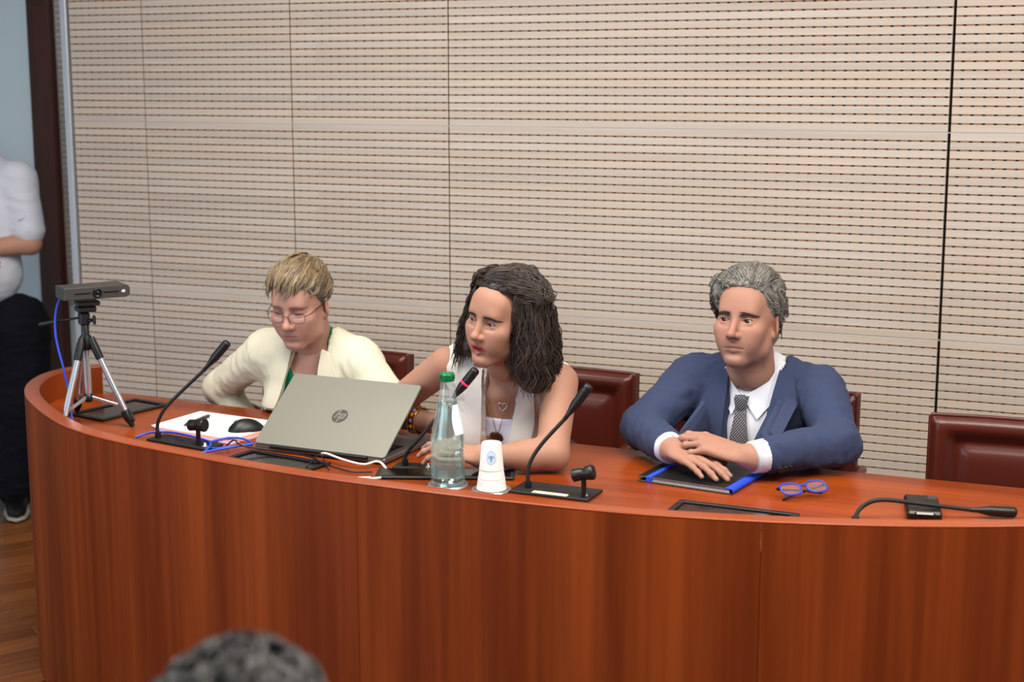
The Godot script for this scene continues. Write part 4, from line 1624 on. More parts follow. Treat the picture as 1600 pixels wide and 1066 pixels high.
# ---------------------------------------------------------------- anatomy
# local head axes: x to the person's own left, y up, z out of the face; origin between the ears at eye height
func head_field(f: SDF, H: Dictionary) -> void:
	var jw: float = H.get("jaw", 1.0)
	var ch: float = H.get("chin", 0.0)
	var ns: float = H.get("nose", 1.0)
	var smile: float = H.get("smile", 0.0)
	f.ell(Vector3(0, 0.034, -0.022), Vector3(0.0755, 0.090, 0.0965), 0.02)
	f.ell(Vector3(0, -0.006, 0.020), Vector3(0.066, 0.075, 0.064), 0.02)
	f.ell(Vector3(0, -0.055, 0.026), Vector3(0.054 * jw, 0.058, 0.058), 0.03)
	for s in [-1.0, 1.0]:
		f.cap(Vector3(s * 0.053 * jw, -0.040, -0.012), Vector3(s * 0.0445 * jw, -0.078, 0.010), 0.016, 0.015, 0.028)
		f.cap(Vector3(s * 0.0445 * jw, -0.078, 0.010), Vector3(s * 0.016, -0.106 - ch, 0.060), 0.015, 0.0135, 0.028)
		f.ell(Vector3(s * 0.044, -0.026, 0.058), Vector3(0.022, 0.018, 0.018), 0.028)
		f.ell(Vector3(s * 0.035, -0.058, 0.057), Vector3(0.017, 0.022, 0.018), 0.03)
	f.ell(Vector3(0, -0.107 - ch, 0.066), Vector3(0.019, 0.015, 0.0155), 0.024)
	f.cap(Vector3(-0.034, 0.020, 0.069), Vector3(0.034, 0.020, 0.069), 0.014, 0.014, 0.022)
	f.ell(Vector3(0, 0.050, 0.052), Vector3(0.052, 0.034, 0.028), 0.03)
	# mouth region
	f.ell(Vector3(0, -0.073, 0.0625), Vector3(0.028, 0.024, 0.0185), 0.022)
	# neck
	f.cap(Vector3(0, -0.055, -0.032), Vector3(0, -0.14, -0.045), 0.052 * jw, 0.054 * jw, 0.035)
	# eye sockets
	for s in [-1.0, 1.0]:
		f.ell(Vector3(s * 0.0325, -0.001, 0.096), Vector3(0.023, 0.0135, 0.0185), 0.016, true)
	# nose
	f.cap(Vector3(0, 0.012, 0.0775), Vector3(0, -0.034, 0.080 + 0.020 * ns), 0.0075, 0.0095, 0.012)
	f.ell(Vector3(0, -0.038, 0.083 + 0.021 * ns), Vector3(0.0105, 0.0095, 0.0105), 0.010)
	for s in [-1.0, 1.0]:
		f.ell(Vector3(s * 0.0118, -0.0415, 0.078 + 0.012 * ns), Vector3(0.0078, 0.0078, 0.0105), 0.007)
		# fold from nose to mouth, and under the eye
		if H.get("fold", 0.0) > 0.0:
			f.cap(Vector3(s * 0.0215, -0.042, 0.0865), Vector3(s * 0.0325, -0.066, 0.0785), 0.0016, 0.0008, 0.008, true)
		f.cap(Vector3(s * 0.020, -0.0165, 0.084), Vector3(s * 0.043, -0.0155, 0.0765), 0.0010, 0.0006, 0.006, true)
	f.cap(Vector3(0, -0.052, 0.0900), Vector3(0, -0.060, 0.0890), 0.0022, 0.0022, 0.005, true)
	f.cap(Vector3(-0.016, -0.0915, 0.0870), Vector3(0.016, -0.0915, 0.0870), 0.0045, 0.0045, 0.012, true)
	# lips
	var lw: float = H.get("mouth", 0.0245)
	var up := -0.0680
	var op: float = H.get("open", 0.0)
	var cn := up - 0.0055 + smile * 0.008
	var full: float = H.get("lips", 1.0)
	for s in [-1.0, 1.0]:
		f.cap(Vector3(s * lw, cn + 0.001, 0.0705), Vector3(s * 0.004, up - 0.0005, 0.0822), 0.0024, 0.0040 * full, 0.007)
		f.cap(Vector3(s * lw * 0.88, cn - 0.002, 0.0715), Vector3(0, up - 0.0110 - op, 0.0805), 0.0024, 0.0048 * full, 0.006)
	# eyelids
	var lid: float = H.get("lids", 0.0)      # 0 open, 1 looking down
	for s in [-1.0, 1.0]:
		f.ell(Vector3(s * 0.0325, 0.0, 0.0655), Vector3(0.0172, 0.0140, 0.0150), 0.005)
		f.cap(Vector3(s * 0.019, 0.0082, 0.0775), Vector3(s * 0.046, 0.0078, 0.0735), 0.0012, 0.0010, 0.003, true)
		f.ell(Vector3(s * 0.0325, -0.0010 - 0.0045 * lid, 0.0795), Vector3(0.0150, 0.0046 - 0.0022 * lid, 0.0105), 0.0018, true, Basis(Vector3(0, 0, 1), s * 0.06))
	# mouth line and nostrils
	for s in [-1.0, 1.0]:
		if op > 0.0:
			f.cap(Vector3(s * (lw + 0.001), cn - 0.0005, 0.0745), Vector3(0, up - 0.0058 - op * 0.5, 0.0862), 0.0022, 0.0020 + op * 0.45, 0.0025, true)
		else:
			pass
		f.ell(Vector3(s * 0.0065, -0.0475, 0.083 + 0.014 * ns), Vector3(0.0034, 0.003, 0.0045), 0.002, true)
	if op <= 0.0:
		# the closed mouth: a groove that follows the lips as they lie
		var line := []
		for i in 9:
			var u := i / 4.0 - 1.0
			var p := Vector3(u * lw, lerpf(up - 0.0058, cn - 0.0003, absf(u)), 0.10)
			for k in 40:
				var d := f.at(f.F * (p * f.s)) / f.s
				if d < 0.0002:
					break
				p.z -= d * 0.8
			p.z += 0.0004
			line.append(p)
		for i in 8:
			f.cap(line[i], line[i + 1], 0.0021, 0.0021, 0.0018, true)
	# ears
	for s in [-1.0, 1.0]:
		var rot := Basis.from_euler(Vector3(-0.18, s * 0.42, 0))
		f.ell(Vector3(s * 0.0785, -0.012, -0.014), Vector3(0.0062, 0.031, 0.0185), 0.008, false, rot)
		f.ell(Vector3(s * 0.0745, -0.038, -0.006), Vector3(0.006, 0.010, 0.009), 0.006)
		f.ell(Vector3(s * 0.0850, -0.006, -0.010), Vector3(0.0050, 0.020, 0.0095), 0.004, true, rot)

# skin tone with lips and a light mottling; all are colours of the skin itself
func skin_color(HF: Transform3D, s: float, base: Color, lip: Color, beard := 0.0, lipw := 0.0075, lipx := 0.0275) -> Callable:
	var inv := HF.affine_inverse()
	var nz := noise(77, 55.0, 3)
	var flush := Color(base.r * 1.02, base.g * 0.80, base.b * 0.78)
	var stub := Color(base.r * 0.72, base.g * 0.74, base.b * 0.80)
	return func(p: Vector3) -> Color:
		var q := (inv * p) / s
		var c := base
		var m := 0.5 + 0.5 * nz.get_noise_3dv(p)
		c = c.lerp(flush, 0.30 * m)
		if q.length() < 0.2:
			var ck := Vector2((absf(q.x) - 0.042) / 0.026, (q.y + 0.035) / 0.024).length()
			if q.z > 0.02 and ck < 1.0:
				c = c.lerp(flush, 0.35 * (1.0 - ck))
			if q.z > 0.07 and absf(q.x) < 0.016 and q.y < -0.02 and q.y > -0.055:
				c = c.lerp(flush, 0.35)
			if beard > 0.0 and q.y < -0.045 and q.z > -0.01 and q.y > -0.125:
				c = c.lerp(stub, beard * clampf((-0.045 - q.y) / 0.02, 0, 1) * (0.6 + 0.4 * m))
			if q.z > 0.062 and absf(q.x) < lipx:
				var cy := -0.0735
				var hh := float(lipw) * (1.0 - pow(absf(q.x) / lipx, 2.0)) + 0.0003
				c = c.lerp(lip, clampf((hh - absf(q.y - cy)) / 0.0030 + 0.45, 0.0, 1.0))
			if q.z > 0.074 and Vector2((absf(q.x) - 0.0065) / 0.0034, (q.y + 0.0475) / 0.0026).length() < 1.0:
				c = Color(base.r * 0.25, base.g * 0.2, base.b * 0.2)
		return c

func eyes(parent: Node3D, HF: Transform3D, s: float, look: Vector3, iris: Color) -> void:
	if not M.has("eye_white"):
		mat("eye_white", Color(0.62, 0.59, 0.57), 0.25)
	var im := mat("iris_%s" % iris.to_html(), iris, 0.12)
	for sd in [-1.0, 1.0]:
		var c := HF * (Vector3(sd * 0.0325, -0.0008, 0.0650) * s)
		var m := MB.new()
		var prof := []
		for i in 13:
			var a := -PI / 2 + PI * i / 12.0
			prof.append([cos(a) * 0.0128 * s, sin(a) * 0.0128 * s])
		m.lathe(Transform3D(Basis(), c), prof, 18)
		var e := part("eyeball", m, M.eye_white, parent)
		var d := (HF.basis * look).normalized()
		var q := MB.new()
		var B := Basis(Quaternion(Vector3.UP, d))
		q.lathe(Transform3D(B, c), [[0.0066 * s, 0.0108 * s], [0.0060 * s, 0.0120 * s], [0.0032 * s, 0.0131 * s], [0.0, 0.0133 * s]], 16)
		part("iris", q, im, e)

func brow(parent: Node3D, HF: Transform3D, s: float, f: SDF, col: Material, thick: float, arch := 0.004, base_y := 0.0150) -> void:
	for sd in [-1.0, 1.0]:
		var m := MB.new()
		for k in 90:
			var u := rng.randf()
			var x := lerpf(0.012, 0.050, u)
			var y := base_y + arch * sin(PI * minf(u * 0.8 + 0.2, 1.0)) + rng.randf_range(-0.5, 0.5) * thick * (1.15 - 0.7 * u)
			var pts := []
			for i in 4:
				var p := HF * (Vector3(sd * (x + i * 0.0030), y + i * 0.0007 * (1.0 - 1.6 * u), 0.13) * s)
				for it in 24:
					var dd := f.at(p) - 0.0006
					if dd < 0.0004:
						break
					p -= HF.basis.z * dd * 0.8
				pts.append(p)
			m.tube(pts, [0.0002, 0.0007, 0.0006, 0.0001], 4, false)
		part("eyebrow", m, col, parent)

# hand: wrist W, middle knuckle K, back-of-hand normal up, thumb side ts (+1: thumb towards y x z of the hand frame)
func hand_field(f: SDF, W: Vector3, K: Vector3, up: Vector3, ts: float, bends: Array, spread := 0.06, thumb := [], sc := 1.0) -> void:
	var y := (K - W).normalized()
	var x := y.cross(up).normalized()
	var z := x.cross(y).normalized()
	f.F = Transform3D(Basis(x, y, z), W)
	f.s = sc
	var L := K.distance_to(W) / sc
	var root := [Vector3(0.027, L - 0.002, 0.0), Vector3(0.009, L + 0.003, 0.002), Vector3(-0.0095, L - 0.003, 0.001), Vector3(-0.0265, L - 0.012, -0.003)]
	var seg := [[0.041, 0.025, 0.019], [0.045, 0.029, 0.020], [0.041, 0.027, 0.019], [0.033, 0.020, 0.017]]
	f.cap(Vector3(0, -0.010, 0), Vector3(0, 0.012, 0), 0.0265, 0.0265, 0.02)
	f.ell(Vector3(0, L * 0.5, -0.002), Vector3(0.036, L * 0.56, 0.0125), 0.014)
	for i in 4:
		var r: Vector3 = root[i]
		r.x *= ts
		f.cap(Vector3(r.x * 0.55, 0.012, -0.001), r, 0.0115, 0.0098 if i < 3 else 0.0088, 0.010)
		var d := Vector3(sin(ts * spread * (1.5 - i)), cos(spread * (1.5 - i)), 0.0)
		var p := r
		var b: Array = bends[i]
		var ang := 0.0
		var rr: float = [0.0088, 0.0090, 0.0086, 0.0076][i]
		for j in 3:
			ang += b[j]
			var dd := Vector3(d.x * cos(ang), d.y * cos(ang), -sin(ang))
			var q: Vector3 = p + dd * seg[i][j]
			f.cap(p, q, rr, rr * 0.90, 0.0045 if j > 0 else 0.006)
			if j < 2:
				f.ell(q, Vector3.ONE * rr * 1.0, 0.003)
			p = q
			rr *= 0.90
	var th := thumb if thumb.size() == 3 else [Vector3(0.62, 0.72, -0.30), Vector3(0.40, 0.90, -0.15), Vector3(0.25, 0.95, -0.1)]
	var tp := Vector3(0.020 * ts, 0.018, -0.006)
	var tr := [0.0135, 0.0105, 0.0092, 0.0078]
	var tl := [0.044, 0.032, 0.026]
	for j in 3:
		var dd: Vector3 = th[j].normalized()
		dd.x *= ts
		var q: Vector3 = tp + dd * tl[j]
		f.cap(tp, q, tr[j], tr[j + 1], 0.010 if j == 0 else 0.004)
		tp = q
	f.F = Transform3D()
	f.s = 1.0

func frame_of(at: Vector3, yaw: float, pitch: float, roll: float) -> Transform3D:
	# yaw > 0 turns the face towards +x (picture right), pitch > 0 lifts it
	return Transform3D(Basis(Vector3.UP, yaw) * Basis(Vector3.RIGHT, -pitch) * Basis(Vector3(0, 0, 1), roll), at)

# a tuft of hair grown over an egg-shaped head: strands that share one wave
func tuft(mb: MB, HF: Transform3D, s: float, root: Vector3, dirs: Callable, o: Dictionary, cols: Array) -> void:
	var c: Vector3 = o.get("centre", Vector3(0, 0.045, -0.025))
	var R: Vector3 = o.get("radii", Vector3(0.0765, 0.091, 0.0975))
	var n: int = o.n
	var step: float = o.step * rng.randf_range(0.85, 1.12)
	var ph := rng.randf() * TAU
	var ph2 := ph + rng.randf_range(1.0, 2.0)
	var wl: float = o.wlen * rng.randf_range(0.85, 1.2)
	var lift := rng.randf_range(0.75, 1.15)
	var tone: Color = cols[rng.randi() % cols.size()]
	var ln0 := minf(((root - c) / R).length(), 1.35)
	for k in o.strands:
		var p := root + Vector3(rng.randf_range(-1, 1), rng.randf_range(-1, 1), rng.randf_range(-1, 1)) * float(o.spread)
		var pts := []
		var rad := []
		var cut := rng.randf_range(0.8, 1.0)
		var amp: float = o.wave * rng.randf_range(0.8, 1.2)
		mb.col = tone.lerp(cols[rng.randi() % cols.size()], 0.45) * rng.randf_range(0.8, 1.2)
		for i in n:
			var u := float(i) / (n - 1)
			var q := (p - c) / R
			var ln := q.length()
			var nn := ((p - c) / (R * R)).normalized()
			var want: float = lerpf(ln0, minf(ln0, float(o.get("settle", 9.0))), minf(u * 2.0, 1.0)) + lerpf(o.lift0, o.lift1, sin(u * PI * 0.5)) * lift / 0.09
			if ln < want:
				p = c + (p - c) * lerpf(1.0, want / ln, 0.7)
			elif o.has("pull") and p.y > float(o.get("above", -9.0)):
				p = c + (p - c) * lerpf(1.0, want / ln, float(o.pull))
			var side := nn.cross(Vector3(0.1, 0.9, 0.2)).normalized()
			var w := minf(u * 2.5, 1.0) * amp
			var off := side * sin(ph + TAU * i * step / wl) * w + nn * (0.5 + 0.5 * cos(ph2 + TAU * i * step / wl)) * w
			pts.append(HF * ((p + off) * s))
			rad.append(o.r * s * (1.0 - 0.8 * u * u) * (0.6 if i == 0 else 1.0))
			var d: Vector3 = dirs.call(p, u)
			d = d.normalized()
			if ln < want + 0.1:
				d -= nn * d.dot(nn) * float(o.get("hug", 0.9))
			p += d.normalized() * step * cut
		mb.tube(pts, rad, 4, false)

# where a ray from inside the head leaves the hair's body; INF where it meets skin first
func root_on(hb: SDF, hf: SDF, HF: Transform3D, s: float, dir: Vector3, low := -0.003) -> Vector3:
	var p := Vector3(0, 0.045, -0.025)
	var t := 0.03
	for i in 50:
		var q := HF * ((p + dir * t) * s)
		var d := hb.at(q)
		if d > 0.0:
			if hf.at(q) < low:
				return Vector3.INF
			return p + dir * t
		t += maxf(-d * 0.7, 0.002)
	return Vector3.INF

func scalp_point() -> Vector3:
	var a := rng.randf() * TAU
	var y := rng.randf_range(-0.75, 1.0)
	var r := sqrt(1.0 - y * y)
	return Vector3(cos(a) * r, y, sin(a) * r)

# ---------------------------------------------------------------- people
func torso_frame(R: Vector3, L: Vector3, lean: float) -> Transform3D:
	var x := (L - R).normalized()
	var y := (Vector3.UP - x * Vector3.UP.dot(x)).normalized()
	var b := Basis(x, y, x.cross(y))
	return Transform3D(b * Basis(Vector3.RIGHT, lean), (L + R) * 0.5)

func torso_field(f: SDF, TF: Transform3D, w: float, g: float, bust := 0.0, belly := 0.115) -> void:
	f.F = TF; f.s = 1.0
	f.ell(Vector3(0, -0.09, 0.0), Vector3(w * 0.93 + g, 0.125 + g, 0.095 + g), 0.05)
	f.ell(Vector3(0, -0.20, 0.01), Vector3(w * 0.86 + g, 0.16 + g, 0.105 + g), 0.05)
	f.ell(Vector3(0, -0.37, 0.012), Vector3(w * 0.88 + g, 0.15 + g, belly + g), 0.06)
	f.cap(Vector3(-w * 0.92, -0.02, -0.012), Vector3(w * 0.92, -0.02, -0.012), 0.048 + g, -1, 0.05)
	for s in [-1.0, 1.0]:
		f.cap(Vector3(s * w * 0.75, 0.0, -0.018), Vector3(s * 0.035, 0.055, -0.028), 0.034 + g, 0.032 + g, 0.04)
		if bust > 0.0:
			f.ell(Vector3(s * 0.072, -0.165, 0.078), Vector3(0.062 + g, 0.062 + g, bust + g), 0.05)
	f.F = Transform3D()

func limb(f: SDF, a: Vector3, b: Vector3, c: Vector3, r: Array, k := 0.03) -> void:
	f.cap(a, b, r[0], r[1], k)
	f.cap(b, c, r[1] * 1.0, r[2], k * 0.6)

func lower_body(parent: Node3D, TF: Transform3D, m: Material, called: String, shoe: Material) -> void:
	var f := SDF.new()
	var hip := TF * Vector3(0, -0.44, -0.02)
	hip -= TF.basis.z * 0.03
	hip.y = 0.614
	var fw := Vector3(TF.basis.z.x, 0, TF.basis.z.z).normalized()
	var sd := Vector3(TF.basis.x.x, 0, TF.basis.x.z).normalized()
	f.cap(hip - sd * 0.07, hip + sd * 0.07, 0.115, -1, 0.05)
	var feet := MB.new()
	for s in [-1.0, 1.0]:
		var h: Vector3 = hip + sd * 0.085 * s
		var kn: Vector3 = h + fw * 0.36 + sd * 0.03 * s
		kn.y = 0.575
		var an: Vector3 = kn + fw * 0.04
		an.y = 0.09
		limb(f, h, kn, an, [0.085, 0.062, 0.045], 0.04)
		feet.tube([an + Vector3(0, -0.02, 0) - fw * 0.05, an + Vector3(0, -0.035, 0), an + Vector3(0, -0.045, 0) + fw * 0.10, an + Vector3(0, -0.055, 0) + fw * 0.17], [0.03, 0.042, 0.036, 0.02], 10, true, 0.8)
	var mb := MB.new()
	f.mesh_into(mb, 0.016)
	part(called, mb, m, parent)
	part("shoes", feet, shoe, parent)

# where the body meets the worktop's edge and the seat it yields to them
func yield_to_desk(f: SDF, x: float) -> void:
	f.F = Transform3D(); f.s = 1.0
	var e := Vector3(x, 0.0, back_z(x) - 0.006)
	var t := Vector3(1.0, 0.0, 0.452 - 0.04 * x).normalized()
	var n := Vector3(-t.z, 0, t.x)
	f.cut([[Vector3(0, 0.7455, 0), Vector3(0, 1, 0)], [Vector3(0, 0.55, 0), Vector3(0, -1, 0)], [e, -n]], 0.003)
	f.cut([[Vector3(0, 0.555, 0), Vector3(0, 1, 0)]], 0.003)

func person(label: String, at: Vector3) -> Node3D:
	return thing("person", label, "person", at)

func folds(amp: float, freq: float, seed_: int, dirn: Vector3) -> Callable:
	var nz := noise(seed_, freq, 2)
	return func(p: Vector3) -> float:
		var q := p + dirn * p.dot(dirn) * 2.2
		var v := nz.get_noise_3dv(q)
		return amp * (1.0 - 2.2 * absf(v))

func cloth(key: String, c: Color, rough := 0.85, sheen := 0.25) -> StandardMaterial3D:
	var m := mat(key, c, rough)
	m.metallic_specular = 0.25
	m.rim_enabled = true
	m.rim = sheen
	m.rim_tint = 0.6
	return m

func cuff(mb: MB, a: Vector3, b: Vector3, ra: float, rb: float) -> void:
	mb.tube([a, a.lerp(b, 0.5), a.lerp(b, 0.96), b, b.lerp(a, 0.06)], [ra, (ra + rb) * 0.5, rb, rb - 0.0012, rb - 0.003], 24, false)

func sk(name_: String) -> StandardMaterial3D:
	var m := mat(name_, Color.WHITE, 0.55)
	m.vertex_color_use_as_albedo = true
	m.subsurf_scatter_enabled = true
	m.subsurf_scatter_strength = 0.12
	m.metallic_specular = 0.32
	return m

func hair_mat(name_: String) -> StandardMaterial3D:
	var m := mat(name_, Color.WHITE, 0.42)
	m.vertex_color_use_as_albedo = true
	m.metallic_specular = 0.5
	return m

func build_people() -> void:
	mat("trousers_navy", Color(0.08, 0.09, 0.14), 0.8)
	mat("shoe_black", Color(0.03, 0.03, 0.03), 0.4)
	build_man()
	build_vest_woman()
	build_jacket_woman()
	build_standing_man()
	build_listener()
	mesh_waiting()

# ------------------------------------------------ seated man in the blue suit
func build_man() -> void:
	var shR := Vector3(0.477, 0.914, -3.93)
	var shL := Vector3(0.795, 0.908, -3.80)
	var elR := Vector3(0.338, 0.811, -3.80)
	var wrR := Vector3(0.392, 0.803, -3.60)
	var elL := Vector3(0.806, 0.812, -3.625)
	var wrL := Vector3(0.578, 0.800, -3.530)
	var TF := torso_frame(shR, shL, 0.10)
	var root := person("grey-haired man in a blue suit and patterned tie with hands folded on a folder", Vector3(0.65, 0, -3.9))
	var HB := frame_of(Vector3.ZERO, -0.54, 0.12, 0.0)
	var HF := Transform3D(HB.basis, Vector3(0.563, 1.103, -3.74) - HB.basis.z * 0.078)
	var hs := 0.965
	# ---- body
	var hf := SDF.new()
	hf.F = HF; hf.s = hs
	head_field(hf, {"jaw": 1.03, "nose": 1.15, "chin": -0.001, "mouth": 0.0285, "smile": -0.15})
	hf.F = Transform3D(); hf.s = 1.0
	var nb := TF * Vector3(0, -0.03, -0.03)
	hf.cap(HF * Vector3(0, -0.10, -0.04), nb, 0.054, 0.060, 0.03)
	var tone := skin_color(HF, hs, Color(0.345, 0.185, 0.133), Color(0.27, 0.115, 0.09), 0.4, 0.0066, 0.0295)
	var body := MB.new()
	hf.mesh_into(body, 0.0027, tone, AABB(HF.origin - Vector3(0.13, 0.17, 0.14), Vector3(0.26, 0.34, 0.28)))
	var bf := SDF.new()
	torso_field(bf, TF, 0.172, -0.012)
	bf.cap(HF * Vector3(0, -0.13, -0.045), nb, 0.054, 0.060, 0.03)
	limb(bf, shR, elR, wrR, [0.045, 0.036, 0.026])
	limb(bf, shL, elL, wrL, [0.045, 0.036, 0.026])
	yield_to_desk(bf, 0.62)
	bf.mesh_into(body, 0.012, tone)
	# his right hand lies flat on the folder, the left one holds its wrist
	var r := SDF.new()
	var kR := Vector3(0.444, 0.793, -3.537)
	r.cap(elR.lerp(wrR, 0.55), wrR, 0.034, 0.028, 0.02)
	hand_field(r, wrR, kR, Vector3(0.10, 1.0, 0.12), -1.0, [[0.12, 0.18, 0.12], [0.11, 0.20, 0.12], [0.11, 0.20, 0.12], [0.10, 0.18, 0.1]], 0.07, [Vector3(0.75, 0.62, -0.15), Vector3(0.62, 0.78, -0.12), Vector3(0.55, 0.83, -0.1)], 1.04)
	r.mesh_into(body, 0.0031, tone)
	var l := SDF.new()
	var kL := Vector3(0.462, 0.832, -3.560)
	l.cap(elL.lerp(wrL, 0.6), wrL, 0.036, 0.029, 0.02)
	hand_field(l, wrL, kL, Vector3(-0.18, 1.0, 0.30), 1.0, [[0.30, 0.55, 0.35], [0.34, 0.62, 0.4], [0.42, 0.66, 0.4], [0.52, 0.6, 0.4]], 0.05, [Vector3(0.35, 0.85, -0.55), Vector3(0.2, 0.9, -0.5), Vector3(0.1, 0.9, -0.4)], 1.04)
	l.mesh_into(body, 0.0031, tone)
	part("body", body, sk("skin_man"), root)
	eyes(root, HF, hs, Vector3(-0.25, -0.06, 0.95), Color(0.09, 0.06, 0.045))
	brow(root, HF, hs, hf, mat("brow_man", Color(0.17, 0.14, 0.125), 0.7), 0.0095, 0.003, 0.0135)
	# ---- shirt
	var sf := SDF.new()
	torso_field(sf, TF, 0.172, 0.003)
	yield_to_desk(sf, 0.62)
	var sm := MB.new()
	sf.mesh_into(sm, 0.010)
	cuff(sm, wrR.lerp(elR, 0.22), wrR.lerp(elR, -0.02), 0.041, 0.037)
	cuff(sm, wrL.lerp(elL, 0.25), wrL.lerp(elL, -0.01), 0.043, 0.039)
	var shirt := part("shirt", sm, cloth("shirt_white", Color(0.80, 0.81, 0.84)), root)
	# collar: stand and two pointed leaves
	var nf := SDF.new()
	torso_field(nf, TF, 0.172, 0.003)
	nf.cap(HF * Vector3(0, -0.11, -0.04), nb, 0.056, 0.064, 0.02)
	var cm := MB.new()
	var w2 := func(x: float, y: float) -> Vector3: return TF * Vector3(x, y, 0.28)
	drape(cm, nf, lerp_rows([w2.call(-0.062, 0.062), w2.call(-0.052, 0.030), w2.call(-0.014, -0.008)], [w2.call(-0.072, 0.050), w2.call(-0.066, -0.004), w2.call(-0.036, -0.055)], 8, 14), -TF.basis.z, 0.006)
	drape(cm, nf, lerp_rows([w2.call(0.066, 0.062), w2.call(0.050, 0.030), w2.call(-0.010, -0.008)], [w2.call(0.086, 0.048), w2.call(0.076, -0.006), w2.call(0.032, -0.060)], 8, 14), -TF.basis.z, 0.006)
	cm.tube([nb + TF.basis.y * 0.020 + TF.basis.z * 0.006, nb + TF.basis.y * 0.055 + TF.basis.z * 0.010], [0.066, 0.062], 28, false)
	part("collar", cm, M.shirt_white, shirt)
	# tie
	var ti := Image.create(64, 64, false, Image.FORMAT_RGB8)
	for yy in 64:
		for xx in 64:
			var a := (xx + 4 * int(yy / 8)) % 16
			var on := (a < 9 and (yy % 8) < 4) or (a >= 9 and a < 13 and (yy % 8) >= 4)
			ti.set_pixel(xx, yy, Color(0.60, 0.58, 0.58) if on else Color(0.10, 0.11, 0.17))
	var tmat := cloth("tie_woven", Color.WHITE, 0.6)
	tmat.albedo_texture = ImageTexture.create_from_image(ti)
	var tm := MB.new()
	drape(tm, nf, lerp_rows([w2.call(-0.031, -0.006), w2.call(-0.026, -0.045), w2.call(-0.045, -0.18), w2.call(-0.052, -0.33)], [w2.call(0.006, -0.006), w2.call(0.002, -0.045), w2.call(0.022, -0.18), w2.call(0.030, -0.33)], 10, 30), -TF.basis.z, 0.008)
	for i in tm.v.size():
		var q := TF.affine_inverse() * tm.v[i]
		tm.uv[i] = Vector2(q.x + q.y * 0.3, q.y - q.x * 0.3) * 26.0
	var tie := part("tie", tm, tmat, root, "dark tie with a small grey woven pattern")
	var km := MB.new()
	var kc := TF * Vector3(-0.0125, -0.022, 0.0)
	for i in 30:
		if nf.at(kc) > 0.009:
			break
		kc += TF.basis.z * 0.006
	km.tube([kc + TF.basis.y * 0.020, kc + TF.basis.y * 0.012, kc - TF.basis.y * 0.014, kc - TF.basis.y * 0.022], [0.012, 0.019, 0.0145, 0.010], 16, true, 0.6, TF.basis.z)
	for i in km.v.size():
		var q := TF.affine_inverse() * km.v[i]
		km.uv[i] = Vector2(q.x + q.y * 0.3, q.y - q.x * 0.3) * 26.0
	part("knot", km, tmat, tie)
	# ---- jacket
	var jf := SDF.new()
	torso_field(jf, TF, 0.178, 0.016)
	limb(jf, shR, elR, elR.lerp(wrR, 0.80), [0.066, 0.056, 0.047], 0.035)
	limb(jf, shL, elL, elL.lerp(wrL, 0.78), [0.066, 0.057, 0.049], 0.035)
	jf.F = TF
	jf.cut([[Vector3(-0.046, 0.05, 0), Vector3(-1, -0.04, 0)], [Vector3(0.070, 0.05, 0), Vector3(1, -0.17, 0)], [Vector3(0, 0, 0.0), Vector3(0, 0, -1)], [Vector3(0, 0, 0.150), Vector3(0, 0, 1)], [Vector3(0, -0.36, 0), Vector3(0, -1, 0)]], 0.004)
	jf.cut([[Vector3(0, 0.030, 0), Vector3(0, -1, 0.5)], [Vector3(-0.064, 0, 0), Vector3(-1, 0, 0)], [Vector3(0.076, 0, 0), Vector3(1, 0, 0)], [Vector3(0, 0, -0.075), Vector3(0, 0, -1)]], 0.004)
	yield_to_desk(jf, 0.62)
	jf.disp = folds(0.0048, 9.0, 5, Vector3(0.3, 0.2, 0.9).normalized())
	var jm := MB.new()
	jf.mesh_into(jm, 0.0085)
	var blue := cloth("suit_blue", Color(0.20, 0.235, 0.34), 0.8, 0.35)
	var jk := part("jacket", jm, blue, root)
	jf.disp = null
	var lm := MB.new()
	drape(lm, jf, lerp_rows([w2.call(0.074, 0.058), w2.call(0.066, 0.0), w2.call(0.052, -0.09), w2.call(0.036, -0.20), w2.call(0.024, -0.30)], [w2.call(0.116, 0.040), w2.call(0.135, -0.030), w2.call(0.128, -0.09), w2.call(0.086, -0.20), w2.call(0.030, -0.31)], 10, 26), -TF.basis.z, 0.010)
	drape(lm, jf, lerp_rows([w2.call(-0.056, 0.058), w2.call(-0.052, 0.0), w2.call(-0.055, -0.09), w2.call(-0.060, -0.20), w2.call(-0.064, -0.30)], [w2.call(-0.090, 0.040), w2.call(-0.122, -0.030), w2.call(-0.122, -0.09), w2.call(-0.106, -0.20), w2.call(-0.072, -0.31)], 10, 26), -TF.basis.z, 0.010)
	part("lapels", lm, blue, jk)
	var cl := MB.new()
	var cpts := []
	for i in 15:
		var a := lerpf(-0.35, PI + 0.35, i / 14.0)
		cpts.append(nb + TF.basis.x * cos(a) * 0.084 - TF.basis.z * (sin(a) * 0.075 - 0.004) + TF.basis.y * (0.016 + 0.022 * maxf(sin(a), 0.0)))
	cl.tube(cpts, 0.017, 10, true, 0.55, Vector3.UP)
	part("collar", cl, blue, jk)
	var bm := MB.new()
	for i in 3:
		var p := elL.lerp(wrL, 0.70 - i * 0.055) + Vector3(0.0, -0.030, 0.046)
		bm.lathe(Transform3D(Basis(Quaternion(Vector3.UP, Vector3(0, -0.2, 1).normalized())), p), [[0.0085, -0.006], [0.0085, 0.0015], [0.006, 0.003], [0.0, 0.0022]], 14)
	var bo := part("sleeve_buttons", bm, M.black_plastic, jk)
	bo.set_meta("kind", "stuff")
	lower_body(root, TF, M.trousers_navy, "trousers", M.shoe_black)
	# watch on the wrist under the other hand
	var wm := MB.new()
	var wc := wrR.lerp(elR, 0.05)
	var wd := (wrR - elR).normalized()
	var wx := wd.cross(Vector3.UP).normalized()
	var wy := wx.cross(wd)
